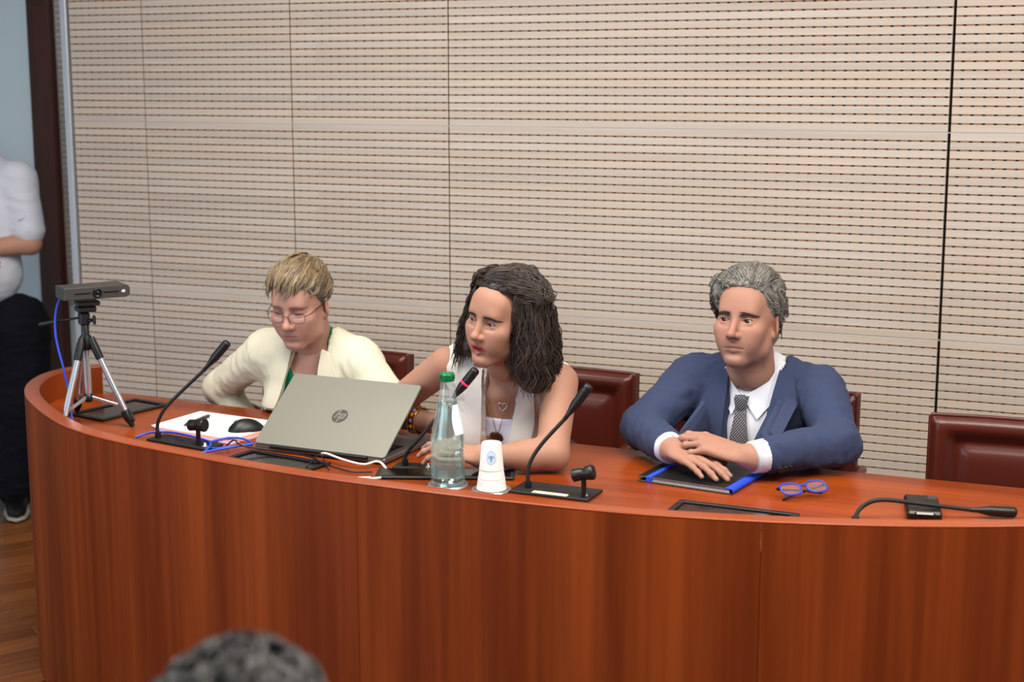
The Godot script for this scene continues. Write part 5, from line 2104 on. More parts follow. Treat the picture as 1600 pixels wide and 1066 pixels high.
	for i in 22:
		var a := TAU * i / 22
		for k in 3:
			wm.box(Transform3D(Basis(wd, (wx * cos(a) + wy * sin(a)), (wx * cos(a) + wy * sin(a)).cross(wd) * -1.0), wc + (wx * cos(a) + wy * sin(a)) * 0.0305 + wd * (k - 1) * 0.0052), Vector3(0.0046, 0.0035, 0.0076), 0.0008)
	part("watch_bracelet", wm, M.steel, root, "steel link watch bracelet")
	# ---- hair: swept back, grey and curly
	var hb := SDF.new()
	hb.F = HF; hb.s = hs
	hb.ell(Vector3(0, 0.044, -0.030), Vector3(0.0825, 0.090, 0.100), 0.02)
	hb.ell(Vector3(-0.012, 0.088, 0.014), Vector3(0.062, 0.036, 0.055), 0.03)
	hb.ell(Vector3(-0.080, 0.062, 0.004), Vector3(0.022, 0.038, 0.036), 0.03)
	hb.ell(Vector3(0, -0.035, -0.075), Vector3(0.062, 0.05, 0.045), 0.03)
	hb.cut([[Vector3(0, 0.064, 0), Vector3(0, 1, -0.30)], [Vector3(0, 0, 0.022), Vector3(0, 0.30, -1)]], 0.012)
	hb.cut([[Vector3(0, 0.008, 0), Vector3(0, 1, 0)], [Vector3(0, 0, -0.045), Vector3(0, -0.2, -1)]], 0.01)
	var hm := MB.new()
	var hn := noise(8, 60.0, 2)
	var hcol := func(p: Vector3) -> Color: return Color(0.12, 0.116, 0.103).lerp(Color(0.19, 0.183, 0.16), 0.5 + 0.5 * hn.get_noise_3dv(p))
	hb.disp = func(p: Vector3) -> float: return 0.003 * hn.get_noise_3dv(p)
	hb.mesh_into(hm, 0.005, hcol)
	var cols := [Color(0.13, 0.125, 0.11), Color(0.20, 0.192, 0.165), Color(0.28, 0.268, 0.23), Color(0.075, 0.072, 0.068), Color(0.165, 0.162, 0.155)]
	var done := 0
	hb.disp = null
	while done < 500:
		var q := scalp_point() if done < 300 else Vector3(-1.0, rng.randf_range(-0.15, 0.75), rng.randf_range(-0.1, 0.75)).normalized() if done > 430 else Vector3(rng.randf_range(-0.75, 0.75), rng.randf_range(0.42, 0.9), rng.randf_range(0.55, 1.0)).normalized()
		var rt := root_on(hb, hf, HF, hs, q)
		if rt == Vector3.INF:
			continue
		done += 1
		var top := rt.y > 0.075
		var dirf := func(p: Vector3, u: float) -> Vector3:
			if top:
				return Vector3(-0.55 + p.x * 4.0, 0.6 - 1.3 * u, -0.75 - 0.3 * u)
			return Vector3(p.x * 3.0, -0.55 + 0.3 * sin(p.z * 90.0), -0.75)
		tuft(hm, HF, hs, rt, dirf, {"n": 11, "step": 0.0085 if top else 0.0062, "lift0": -0.004, "lift1": 0.007 if top else 0.003, "pull": 0.25, "wave": 0.0048, "wlen": 0.055, "r": 0.0017, "strands": 8, "spread": 0.0065}, cols)
	part("hair", hm, hair_mat("hair_grey"), root, "wavy grey hair swept back")

func chain(mb: MB, f: SDF, pts: Array, dir: Vector3, r: float) -> void:
	var o := []
	for q in smooth(pts, 6):
		var p: Vector3 = q
		for i in 40:
			var d := f.at(p) - r
			if d < 0.0006:
				break
			p += dir * clampf(d * 0.8, 0.0004, 0.03)
		o.append(p)
	mb.tube(o, r, 6, false)

func on_field(f: SDF, p: Vector3, dir: Vector3, lift: float) -> Vector3:
	for i in 60:
		var d := f.at(p) - lift
		if d < 0.0006:
			break
		p += dir * clampf(d * 0.8, 0.0004, 0.03)
	return p

func band(mb: MB, c: Vector3, axis: Vector3, r: float, w: float, t := 0.002) -> void:
	var B := Basis(Quaternion(Vector3.UP, axis.normalized()))
	mb.lathe(Transform3D(B, c), [[r, -w * 0.5], [r + t, -w * 0.5], [r + t * 1.4, 0.0], [r + t, w * 0.5], [r, w * 0.5]], 32)

# ------------------------------------------------ seated woman in the white sleeveless vest
func build_vest_woman() -> void:
	var shR := Vector3(-0.172, 0.962, -3.885)
	var shL := Vector3(0.122, 0.938, -3.765)
	var elR := Vector3(-0.350, 0.808, -3.985)
	var wrR := Vector3(-0.155, 0.796, -3.870)
	var elL := Vector3(0.100, 0.783, -3.625)
	var wrL := Vector3(-0.072, 0.782, -3.606)
	var TF := torso_frame(shR, shL, 0.50)
	var root := person("dark-haired woman in a white sleeveless vest speaking beside the laptop", Vector3(0, 0, -3.9))
	var HB := frame_of(Vector3.ZERO, -0.70, -0.03, -0.14)
	var hs := 0.93
	var HF := Transform3D(HB.basis, Vector3(-0.075, 1.108, -3.68) - HB.basis.z * 0.078 * hs)
	var hf := SDF.new()
	hf.F = HF; hf.s = hs
	head_field(hf, {"jaw": 0.92, "nose": 1.0, "chin": 0.002, "smile": 0.9, "open": 0.006, "lips": 1.15, "lids": 0.22, "mouth": 0.0285})
	hf.F = Transform3D(); hf.s = 1.0
	var nb := TF * Vector3(0, -0.02, -0.02)
	hf.cap(HF * Vector3(0, -0.09, -0.035), nb, 0.046, 0.052, 0.03)
	var tone := skin_color(HF, hs, Color(0.37, 0.20, 0.137), Color(0.34, 0.045, 0.055), 0.0, 0.0088, 0.0305)
	var body := MB.new()
	hf.mesh_into(body, 0.0027, tone, AABB(HF.origin - Vector3(0.13, 0.17, 0.14), Vector3(0.26, 0.34, 0.28)))
	var bf := SDF.new()
	torso_field(bf, TF, 0.150, -0.006, 0.055, 0.10)
	bf.cap(HF * Vector3(0, -0.12, -0.04), nb, 0.046, 0.052, 0.03)
	bf.F = TF
	bf.cap(Vector3(-0.02, -0.02, 0.065), Vector3(-0.11, 0.012, 0.035), 0.008, 0.007, 0.03)
	bf.cap(Vector3(0.02, -0.02, 0.065), Vector3(0.11, 0.012, 0.035), 0.008, 0.007, 0.03)
	bf.F = Transform3D()
	limb(bf, shR, elR, wrR, [0.046, 0.037, 0.0255])
	bf.cap(shL, elL, 0.048, 0.039, 0.03)
	bf.cap(elL, elL.lerp(wrL, 0.35), 0.037, 0.037, 0.025)
	bf.cap(elL.lerp(wrL, 0.35), wrL, 0.037, 0.0255, 0.02)
	yield_to_desk(bf, -0.03)
	bf.mesh_into(body, 0.0075, tone)
	var l := SDF.new()
	l.cap(elL.lerp(wrL, 0.7), wrL, 0.030, 0.0262, 0.02)
	var kL := Vector3(-0.148, 0.802, -3.604)
	hand_field(l, wrL, kL, Vector3(0.05, 1.0, 0.28), 1.0, [[0.22, 0.40, 0.25], [0.34, 0.42, 0.25], [0.42, 0.42, 0.25], [0.50, 0.40, 0.2]], 0.10, [Vector3(0.55, 0.8, -0.3), Vector3(0.35, 0.9, -0.25), Vector3(0.2, 0.95, -0.2)], 0.97)
	l.mesh_into(body, 0.0030, tone)
	var r := SDF.new()
	r.cap(elR.lerp(wrR, 0.6), wrR, 0.029, 0.026, 0.02)
	hand_field(r, wrR, Vector3(-0.083, 0.799, -3.825), Vector3(0.1, 1.0, 0.25), -1.0, [[0.25, 0.2, 0.1], [0.25, 0.22, 0.12], [0.27, 0.24, 0.12], [0.3, 0.24, 0.12]], 0.05, [], 0.97)
	r.mesh_into(body, 0.0034, tone)
	part("body", body, sk("skin_speaker"), root)
	eyes(root, HF, hs, Vector3(-0.45, -0.08, 0.9), Color(0.075, 0.05, 0.04))
	brow(root, HF, hs, hf, mat("brow_speaker", Color(0.13, 0.095, 0.08), 0.7), 0.0060, 0.0045, 0.0125)
	var tm := MB.new()
	tm.tube([HF * (Vector3(-0.016, -0.0725, 0.0715) * hs), HF * (Vector3(0, -0.0755, 0.0775) * hs), HF * (Vector3(0.016, -0.0725, 0.0715) * hs)], 0.0032, 8)
	part("teeth", tm, mat("teeth_white", Color(0.80, 0.77, 0.72), 0.3), root)
	# ---- camisole under the vest
	var sf := SDF.new()
	torso_field(sf, TF, 0.150, 0.000, 0.055, 0.10)
	sf.F = TF
	sf.cut([[Vector3(0, -0.078, 0), Vector3(0, -1, 0.05)]], 0.003)
	yield_to_desk(sf, -0.03)
	var sm := MB.new()
	sf.mesh_into(sm, 0.008)
	part("camisole", sm, cloth("camisole_white", Color(0.78, 0.77, 0.82)), root)
	# ---- vest
	var jf := SDF.new()
	torso_field(jf, TF, 0.150, 0.012, 0.055, 0.105)
	jf.F = TF
	jf.cut([[Vector3(-0.016, 0.0, 0), Vector3(-1, 0.0, 0)], [Vector3(0.066, 0.0, 0), Vector3(1, -0.13, 0)], [Vector3(0, 0, 0.0), Vector3(0, 0, -1)], [Vector3(0, 0, 0.17), Vector3(0, 0, 1)], [Vector3(0, -0.40, 0), Vector3(0, -1, 0)]], 0.004)
	jf.cut([[Vector3(0, 0.020, 0), Vector3(0, -1, 0.6)], [Vector3(-0.055, 0, 0), Vector3(-1, 0, 0)], [Vector3(0.075, 0, 0), Vector3(1, 0, 0)], [Vector3(0, 0, -0.07), Vector3(0, 0, -1)]], 0.004)
	for s in [-1.0, 1.0]:
		jf.ell(Vector3(s * 0.182, -0.075, 0.0), Vector3(0.050, 0.098, 0.12), 0.006, true)
	yield_to_desk(jf, -0.03)
	jf.disp = folds(0.002, 9.0, 15, Vector3(0.2, 0.9, 0.2).normalized())
	var jm := MB.new()
	jf.mesh_into(jm, 0.0075)
	var cream := cloth("vest_white", Color(0.81, 0.79, 0.76), 0.75)
	var vest := part("vest", jm, cream, root)
	jf.disp = null
	var w2 := func(x: float, y: float) -> Vector3: return TF * Vector3(x, y, 0.30)
	var lm := MB.new()
	drape(lm, jf, lerp_rows([w2.call(-0.030, 0.045), w2.call(-0.022, 0.0), w2.call(-0.021, -0.08), w2.call(-0.023, -0.13), w2.call(-0.025, -0.148)], [w2.call(-0.060, 0.035), w2.call(-0.070, 0.0), w2.call(-0.078, -0.08), w2.call(-0.078, -0.13), w2.call(-0.076, -0.148)], 8, 26), -TF.basis.z, 0.006)
	drape(lm, jf, lerp_rows([w2.call(0.074, 0.045), w2.call(0.072, 0.0), w2.call(0.062, -0.08), w2.call(0.056, -0.13), w2.call(0.052, -0.148)], [w2.call(0.100, 0.035), w2.call(0.112, 0.0), w2.call(0.115, -0.08), w2.call(0.110, -0.13), w2.call(0.104, -0.148)], 8, 26), -TF.basis.z, 0.006)
	part("lapels", lm, cream, vest)
	lower_body(root, TF, M.trousers_navy, "trousers", M.shoe_black)
	# ---- jewellery
	var nf := SDF.new()
	torso_field(nf, TF, 0.150, 0.000, 0.055, 0.10)
	nf.cap(HF * Vector3(0, -0.12, -0.04), nb, 0.046, 0.052, 0.03)
	var gold := mat("gold", Color(0.83, 0.66, 0.36), 0.25, 0.9)
	var ch := MB.new()
	chain(ch, nf, [w2.call(-0.046, 0.045), w2.call(-0.026, 0.0), w2.call(0.0, -0.06), w2.call(0.016, -0.105), w2.call(0.032, -0.06), w2.call(0.050, 0.0), w2.call(0.058, 0.045)], -TF.basis.z, 0.0008)
	var ck := part("long_necklace", ch, gold, root)
	var pd := MB.new()
	var pc := on_field(sf, w2.call(0.016, -0.115), -TF.basis.z, 0.004)
	pd.lathe(Transform3D(Basis(Quaternion(Vector3.UP, TF.basis.z)), pc), [[0.0, -0.003], [0.017, -0.003], [0.019, 0.0], [0.012, 0.004], [0.0, 0.005]], 20)
	part("pendant", pd, mat("pendant_brown", Color(0.22, 0.10, 0.06), 0.3), ck)
	var ht := MB.new()
	var hp := []
	for i in 21:
		var a := TAU * i / 20
		var hx := 0.0120 * pow(sin(a), 3)
		var hy := 0.0095 * cos(a) - 0.0036 * cos(2 * a) - 0.0014 * cos(3 * a)
		hp.append(on_field(nf, w2.call(0.030 + hx, -0.036 + hy), -TF.basis.z, 0.001))
	ht.tube(hp, 0.0010, 6, false)
	part("heart_necklace", ht, M.steel, root)
	var bg := MB.new()
	var bc := elR.lerp(wrR, 0.50)
	var ax := (wrR - elR).normalized()
	band(bg, bc, ax, 0.033, 0.022, 0.003)
	var bangle := part("bangle", bg, mat("bangle_red", Color(0.55, 0.20, 0.10), 0.35, 0.3), root, "wide red and gold bangle")
	var bx := Basis(Quaternion(Vector3.UP, ax))
	var be := MB.new()
	band(be, bc + ax * 0.011, ax, 0.0335, 0.003, 0.0035)
	band(be, bc - ax * 0.011, ax, 0.0335, 0.003, 0.0035)
	part("gold_edges", be, gold, bangle)
	var studs := [mat("stud_yellow", Color(0.85, 0.62, 0.12), 0.3), mat("stud_blue", Color(0.45, 0.62, 0.78), 0.3)]
	for i in 14:
		var a := TAU * i / 14
		var d := bx * Vector3(cos(a), 0, sin(a))
		var sd := MB.new()
		sd.lathe(Transform3D(Basis(Quaternion(Vector3.UP, d)), bc + d * 0.0365), [[0.0055, -0.001], [0.0055, 0.001], [0.003, 0.0022], [0.0, 0.0024]], 10)
		part("stud", sd, studs[i % 2], bangle)
	var br := MB.new()
	var wx := (wrL - elL).normalized()
	var wb := Basis(Quaternion(Vector3.UP, wx))
	for i in 26:
		var a := TAU * i / 26
		var c := wrL.lerp(elL, 0.10) + wb * Vector3(cos(a), 0, sin(a)) * 0.0285
		br.lathe(Transform3D(wb, c), [[0.0, -0.003], [0.003, -0.0015], [0.003, 0.0015], [0.0, 0.003]], 8)
	part("bead_bracelet", br, mat("beads_dark", Color(0.16, 0.13, 0.11), 0.35), root)
	var rg := MB.new()
	var ydir := (kL - wrL).normalized()
	var side := ydir.cross(Vector3(0.05, 1.0, 0.28)).normalized()
	var rc := kL - side * 0.0105 + ydir * 0.014 - Vector3(0, 0.007, 0)
	for k in 2:
		band(rg, rc + ydir * 0.0045 * k, (ydir - Vector3(0, 0.42, 0)), 0.0086, 0.0030, 0.0012)
	part("finger_rings", rg, M.steel, root)
	# ---- hair
	var hb := SDF.new()
	hb.F = HF; hb.s = hs
	hb.ell(Vector3(0, 0.050, -0.030), Vector3(0.084, 0.094, 0.102), 0.03)
	hb.cap(Vector3(-0.045, 0.092, 0.026), Vector3(0.048, 0.094, 0.024), 0.022, 0.024, 0.03)
	hb.cap(Vector3(0.072, 0.050, -0.010), Vector3(0.092, -0.115, -0.010), 0.030, 0.040, 0.05)
	hb.cap(Vector3(0.060, 0.030, -0.070), Vector3(0.090, -0.150, -0.060), 0.050, 0.052, 0.05)
	hb.cap(Vector3(-0.030, 0.020, -0.080), Vector3(-0.020, -0.120, -0.085), 0.055, 0.050, 0.05)
	hb.cap(Vector3(-0.078, 0.050, 0.000), Vector3(-0.094, -0.105, 0.006), 0.020, 0.028, 0.04)
	hb.cut([[Vector3(0, 0.078, 0), Vector3(0, 1, -0.1)], [Vector3(0, 0, 0.012), Vector3(0, 0.1, -1)], [Vector3(0.058, 0, 0), Vector3(1, -0.10, 0)], [Vector3(-0.068, 0, 0), Vector3(-1, 0, 0)]], 0.012)
	hb.cut([[Vector3(0, -0.05, 0), Vector3(0, 1, 0)], [Vector3(0, 0, -0.035), Vector3(0, 0, -1)], [Vector3(0.050, 0, 0), Vector3(1, 0, 0)], [Vector3(-0.056, 0, 0), Vector3(-1, 0, 0)]], 0.012)
	var hm := MB.new()
	var hn := noise(18, 50.0, 2)
	var hcol := func(p: Vector3) -> Color: return Color(0.018, 0.0135, 0.011).lerp(Color(0.036, 0.026, 0.019), 0.5 + 0.5 * hn.get_noise_3dv(p))
	hb.disp = func(p: Vector3) -> float: return 0.0025 * hn.get_noise_3dv(p)
	hb.mesh_into(hm, 0.006, hcol)
	hb.disp = null
	var cols := [Color(0.015, 0.011, 0.009), Color(0.024, 0.017, 0.013), Color(0.040, 0.027, 0.020), Color(0.064, 0.043, 0.031), Color(0.018, 0.014, 0.012)]
	var done := 0
	while done < 720:
		var q := scalp_point()
		if done >= 640:
			q = Vector3(rng.randf_range(0.55, 1.0), rng.randf_range(0.0, 0.75), rng.randf_range(0.35, 0.8)).normalized()
		if done >= 330 and done < 470:
			q = Vector3(rng.randf_range(-0.8, 0.8), rng.randf_range(0.40, 0.85), rng.randf_range(0.5, 1.0)).normalized()
		elif done >= 470 and done < 560:
			q = Vector3([-1.0, 1.0, 1.0][rng.randi() % 3] * rng.randf_range(0.8, 1.0), rng.randf_range(-0.7, 0.5), rng.randf_range(0.05, 0.5)).normalized()
		var rt := root_on(hb, hf, HF, hs, q)
		if rt == Vector3.INF or rt.y < -0.17:
			continue
		done += 1
		var sx := 1.0 if rt.x > -0.030 else -1.0
		var dirf := func(p: Vector3, u: float) -> Vector3:
			if p.y > 0.065:
				return Vector3(sx * 0.9, 0.10 - 0.9 * u, -0.55 if p.z > 0.0 else -0.1)
			return Vector3(sx * (0.20 - 0.15 * u), -1.0, 0.05 if p.z > -0.03 else -0.08)
		var far: bool = rt.y < 0.0
		var low: bool = rt.y < -0.09
		tuft(hm, HF, hs, rt, dirf, {"n": 14, "step": 0.0050 if low else 0.0095 if far else 0.0145, "lift0": -0.004, "lift1": 0.012, "hug": 0.95, "pull": 0.35, "settle": 1.16, "above": 0.04, "wave": 0.0080, "wlen": 0.085, "r": 0.0016, "strands": 7, "spread": 0.008}, cols)
	part("hair", hm, hair_mat("hair_brown"), root, "long wavy dark brown hair")

# ------------------------------------------------ seated woman in the cream jacket
func build_jacket_woman() -> void:
	var shR := Vector3(-0.729, 0.912, -4.365)
	var shL := Vector3(-0.439, 0.900, -4.282)
	var elR := Vector3(-0.888, 0.778, -4.478)
	var wrR := Vector3(-0.755, 0.60, -4.470)
	var elL := Vector3(-0.352, 0.806, -4.200)
	var wrL := Vector3(-0.480, 0.795, -4.180)
	var TF := torso_frame(shR, shL, 0.36)
	var root := person("short-haired woman in a cream jacket and green top reading the papers", Vector3(-0.57, 0, -4.25))
	var HB := frame_of(Vector3.ZERO, -0.34, -0.24, 0.0)
	var hs := 0.97
	var HF := Transform3D(HB.basis, Vector3(-0.630, 1.053, -4.182) - HB.basis.z * 0.078 * hs)
	var hf := SDF.new()
	hf.F = HF; hf.s = hs
	head_field(hf, {"jaw": 1.0, "nose": 0.95, "chin": -0.002, "lids": 1.0, "mouth": 0.022, "lips": 0.8, "smile": -0.25, "fold": 0.0})
	hf.F = Transform3D(); hf.s = 1.0
	var nb := TF * Vector3(0, -0.02, -0.025)
	hf.cap(HF * Vector3(0, -0.09, -0.03), nb, 0.050, 0.055, 0.03)
	var tone := skin_color(HF, hs, Color(0.42, 0.24, 0.182), Color(0.36, 0.135, 0.125), 0.0, 0.006)
	var body := MB.new()
	hf.mesh_into(body, 0.0029, tone, AABB(HF.origin - Vector3(0.13, 0.17, 0.14), Vector3(0.26, 0.34, 0.28)))
	var bf := SDF.new()
	torso_field(bf, TF, 0.150, -0.008, 0.045, 0.105)
	bf.cap(HF * Vector3(0, -0.12, -0.04), nb, 0.050, 0.055, 0.03)
	limb(bf, shR, elR, wrR, [0.04, 0.034, 0.025])
	limb(bf, shL, elL, wrL, [0.04, 0.034, 0.025])
	yield_to_desk(bf, -0.6)
	bf.mesh_into(body, 0.009, tone)
	for q in [[wrR, Vector3(-0.690, 0.575, -4.435), -1.0], [wrL, Vector3(-0.550, 0.790, -4.175), 1.0]]:
		var h := SDF.new()
		h.cap(q[0] - (q[1] - q[0]) * 0.6, q[0], 0.027, 0.025, 0.02)
		hand_field(h, q[0], q[1], Vector3(0, 1, 0.1), q[2], [[0.25, 0.3, 0.2], [0.27, 0.3, 0.2], [0.3, 0.3, 0.2], [0.3, 0.3, 0.2]], 0.05, [], 0.92)
		h.mesh_into(body, 0.0042, tone)
	part("body", body, sk("skin_reader"), root)
	eyes(root, HF, hs, Vector3(-0.1, -0.55, 0.85), Color(0.13, 0.12, 0.11))
	brow(root, HF, hs, hf, mat("brow_reader", Color(0.42, 0.33, 0.27), 0.7), 0.0035, 0.004, 0.0160)
	# ---- green top
	var sf := SDF.new()
	torso_field(sf, TF, 0.150, 0.000, 0.045, 0.105)
	sf.F = TF
	sf.ell(Vector3(0.006, 0.045, 0.10), Vector3(0.066, 0.092, 0.14), 0.004, true)
	yield_to_desk(sf, -0.6)
	var sm := MB.new()
	sf.mesh_into(sm, 0.0075)
	part("top", sm, cloth("top_green", Color(0.03, 0.44, 0.30), 0.8), root, "plain green scoop neck top")
	# ---- jacket
	var jf := SDF.new()
	torso_field(jf, TF, 0.156, 0.014, 0.045, 0.11)
	limb(jf, shR, elR, elR.lerp(wrR, 0.86), [0.060, 0.050, 0.045], 0.035)
	limb(jf, shL, elL, elL.lerp(wrL, 0.86), [0.060, 0.050, 0.045], 0.035)
	jf.F = TF
	jf.cut([[Vector3(-0.034, 0.02, 0), Vector3(-1, 0.30, 0)], [Vector3(0.046, 0.02, 0), Vector3(1, 0.0, 0)], [Vector3(0, 0, 0.0), Vector3(0, 0, -1)], [Vector3(0, 0, 0.17), Vector3(0, 0, 1)], [Vector3(0, -0.40, 0), Vector3(0, -1, 0)]], 0.004)
	jf.cut([[Vector3(0, 0.022, 0), Vector3(0, -1, 0.5)], [Vector3(-0.055, 0, 0), Vector3(-1, 0, 0)], [Vector3(0.062, 0, 0), Vector3(1, 0, 0)], [Vector3(0, 0, -0.07), Vector3(0, 0, -1)]], 0.004)
	yield_to_desk(jf, -0.6)
	jf.disp = folds(0.0030, 8.0, 25, Vector3(0.5, 0.3, 0.8).normalized())
	var jm := MB.new()
	jf.mesh_into(jm, 0.0085)
	var cream := cloth("jacket_cream", Color(0.815, 0.80, 0.715), 0.8)
	var jk := part("jacket", jm, cream, root)
	jf.disp = null
	var w2 := func(x: float, y: float) -> Vector3: return TF * Vector3(x, y, 0.30)
	var lm := MB.new()
	drape(lm, jf, lerp_rows([w2.call(-0.036, 0.048), w2.call(-0.042, 0.0), w2.call(-0.054, -0.04), w2.call(-0.066, -0.08), w2.call(-0.080, -0.110)], [w2.call(-0.062, 0.040), w2.call(-0.098, -0.03), w2.call(-0.108, -0.05), w2.call(-0.113, -0.09), w2.call(-0.116, -0.115)], 8, 26), -TF.basis.z, 0.006)
	drape(lm, jf, lerp_rows([w2.call(0.054, 0.048), w2.call(0.052, 0.0), w2.call(0.052, -0.04), w2.call(0.052, -0.08), w2.call(0.053, -0.110)], [w2.call(0.078, 0.040), w2.call(0.112, -0.03), w2.call(0.114, -0.05), w2.call(0.112, -0.09), w2.call(0.104, -0.115)], 8, 26), -TF.basis.z, 0.006)
	part("lapels", lm, cream, jk)
	var cl := MB.new()
	var cpts := []
	for i in 15:
		var a := lerpf(-0.25, PI + 0.25, i / 14.0)
		cpts.append(nb + TF.basis.x * cos(a) * 0.074 - TF.basis.z * (sin(a) * 0.066 - 0.004) + TF.basis.y * (0.014 + 0.020 * maxf(sin(a), 0.0)))
	cl.tube(cpts, 0.015, 10, true, 0.5, Vector3.UP)
	part("collar", cl, cream, jk)
	lower_body(root, TF, M.trousers_navy, "trousers", M.shoe_black)
	# ---- necklace, earring, glasses
	var nk := MB.new()
	var np := []
	for i in 13:
		var a := PI * i / 12.0
		np.append(on_field(bf, w2.call(-0.002 + cos(a) * 0.048, 0.025 - sin(a) * 0.062), -TF.basis.z, 0.001))
	nk.tube(smooth(np, 3), 0.0007, 6, false)
	for p in smooth(np, 2):
		nk.lathe(Transform3D(Basis(), p), [[0.0, -0.002], [0.002, 0.0], [0.0, 0.002]], 6)
	part("necklace", nk, mat("pale_beads", Color(0.82, 0.72, 0.66), 0.3, 0.3), root)
	var er := MB.new()
	for s in [-1.0, 1.0]:
		var e := HF * (Vector3(s * 0.079, -0.048, -0.006) * hs)
		er.tube([e, e - Vector3(0, 0.012, 0), e - Vector3(0, 0.030, 0)], [0.0012, 0.0022, 0.0012], 6)
	part("earrings", er, M.steel, root)
	var gw := mat("glasses_wire", Color(0.30, 0.22, 0.20), 0.3, 0.6)
	var gm := MB.new()
	var lens := mat("reading_lens", Color(0.95, 0.96, 1.0, 0.05), 0.03)
	lens.transparency = BaseMaterial3D.TRANSPARENCY_ALPHA
	var gl := Node3D.new()
	for s in [-1.0, 1.0]:
		var loop := []
		for i in 25:
			var a := TAU * i / 24
			loop.append(HF * (Vector3(s * 0.034 + signf(cos(a)) * pow(absf(cos(a)), 0.75) * 0.0255, -0.010 + signf(sin(a)) * pow(absf(sin(a)), 0.75) * 0.0165, 0.098 - absf(s * 0.034 + cos(a) * 0.0255) * 0.14) * hs))
		gm.tube(loop, 0.0008, 6, false)
		gm.tube([HF * (Vector3(s * 0.0595, -0.004, 0.0895) * hs), HF * (Vector3(s * 0.070, -0.002, 0.075) * hs), HF * (Vector3(s * 0.079, 0.004, 0.02) * hs), HF * (Vector3(s * 0.082, 0.008, -0.012) * hs)], 0.0013, 6)
	gm.tube([HF * (Vector3(-0.0088, -0.006, 0.0968) * hs), HF * (Vector3(0, -0.003, 0.099) * hs), HF * (Vector3(0.0088, -0.006, 0.0968) * hs)], 0.0010, 6)
	var frm := part("glasses_frame", gm, gw, root, "thin wire framed glasses")
	for s in [-1.0, 1.0]:
		var lo := []
		for i in 20:
			var a := TAU * i / 20
			lo.append(HF * (Vector3(s * 0.034 + signf(cos(a)) * pow(absf(cos(a)), 0.75) * 0.025, -0.010 + signf(sin(a)) * pow(absf(sin(a)), 0.75) * 0.016, 0.098 - absf(s * 0.034 + cos(a) * 0.025) * 0.14) * hs))
		var lm2 := MB.new()
		lm2.flat(lo, HF.basis.z)
		part("lens", lm2, lens, frm)
	gl.free()
	# ---- hair: cropped sides, longer fringe
	var hb := SDF.new()
	hb.F = HF; hb.s = hs
	hb.ell(Vector3(0, 0.044, -0.026), Vector3(0.0805, 0.092, 0.100), 0.02)
	hb.ell(Vector3(-0.012, 0.092, 0.012), Vector3(0.062, 0.034, 0.064), 0.03)
	hb.cut([[Vector3(0, 0.048, 0), Vector3(0, 1, 0.10)], [Vector3(0, 0, 0.018), Vector3(0, 0.25, -1)]], 0.010)
	hb.cut([[Vector3(0, 0.010, 0), Vector3(0, 1, 0)], [Vector3(0, 0, -0.040), Vector3(0, -0.3, -1)]], 0.008)
	var hm := MB.new()
	var hn := noise(28, 60.0, 2)
	var hi := HF.affine_inverse()
	var hcol := func(p: Vector3) -> Color:
		var q := (hi * p) / hs
		var a := Color(0.155, 0.108, 0.056).lerp(Color(0.235, 0.168, 0.09), 0.5 + 0.5 * hn.get_noise_3dv(p))
		return a if q.y > 0.058 + 0.5 * q.z else a.lerp(Color(0.13, 0.13, 0.125), 0.85)
	hb.disp = func(p: Vector3) -> float: return 0.002 * hn.get_noise_3dv(p)
	hb.mesh_into(hm, 0.0045, hcol)
	hb.disp = null
	var fair := [Color(0.19, 0.130, 0.066), Color(0.27, 0.19, 0.10), Color(0.13, 0.092, 0.052), Color(0.34, 0.26, 0.155), Color(0.095, 0.07, 0.045)]
	var grey := [Color(0.11, 0.11, 0.105), Color(0.17, 0.17, 0.165), Color(0.075, 0.072, 0.068), Color(0.25, 0.25, 0.24)]
	var done := 0
	while done < 300:
		var rt := root_on(hb, hf, HF, hs, scalp_point())
		if rt == Vector3.INF:
			continue
		done += 1
		var top: bool = rt.y > 0.058 + 0.5 * rt.z or rt.y > 0.085
		var dirf := func(p: Vector3, u: float) -> Vector3:
			if top:
				return Vector3(p.x * 7.0 - 0.25, -0.10 - 0.5 * u, 1.0 if p.z > -0.075 else 0.2)
			return Vector3(p.x * 2.0, -0.9, -0.5)
		tuft(hm, HF, hs, rt, dirf, {"n": 8, "step": 0.0082 if top else 0.0042, "lift0": -0.002, "lift1": 0.006 if top else 0.001, "pull": 0.3, "wave": 0.0022, "wlen": 0.06, "r": 0.0014, "strands": 8, "spread": 0.006}, fair if top else grey)
	part("hair", hm, hair_mat("hair_fair"), root, "short fair hair with cropped grey sides")

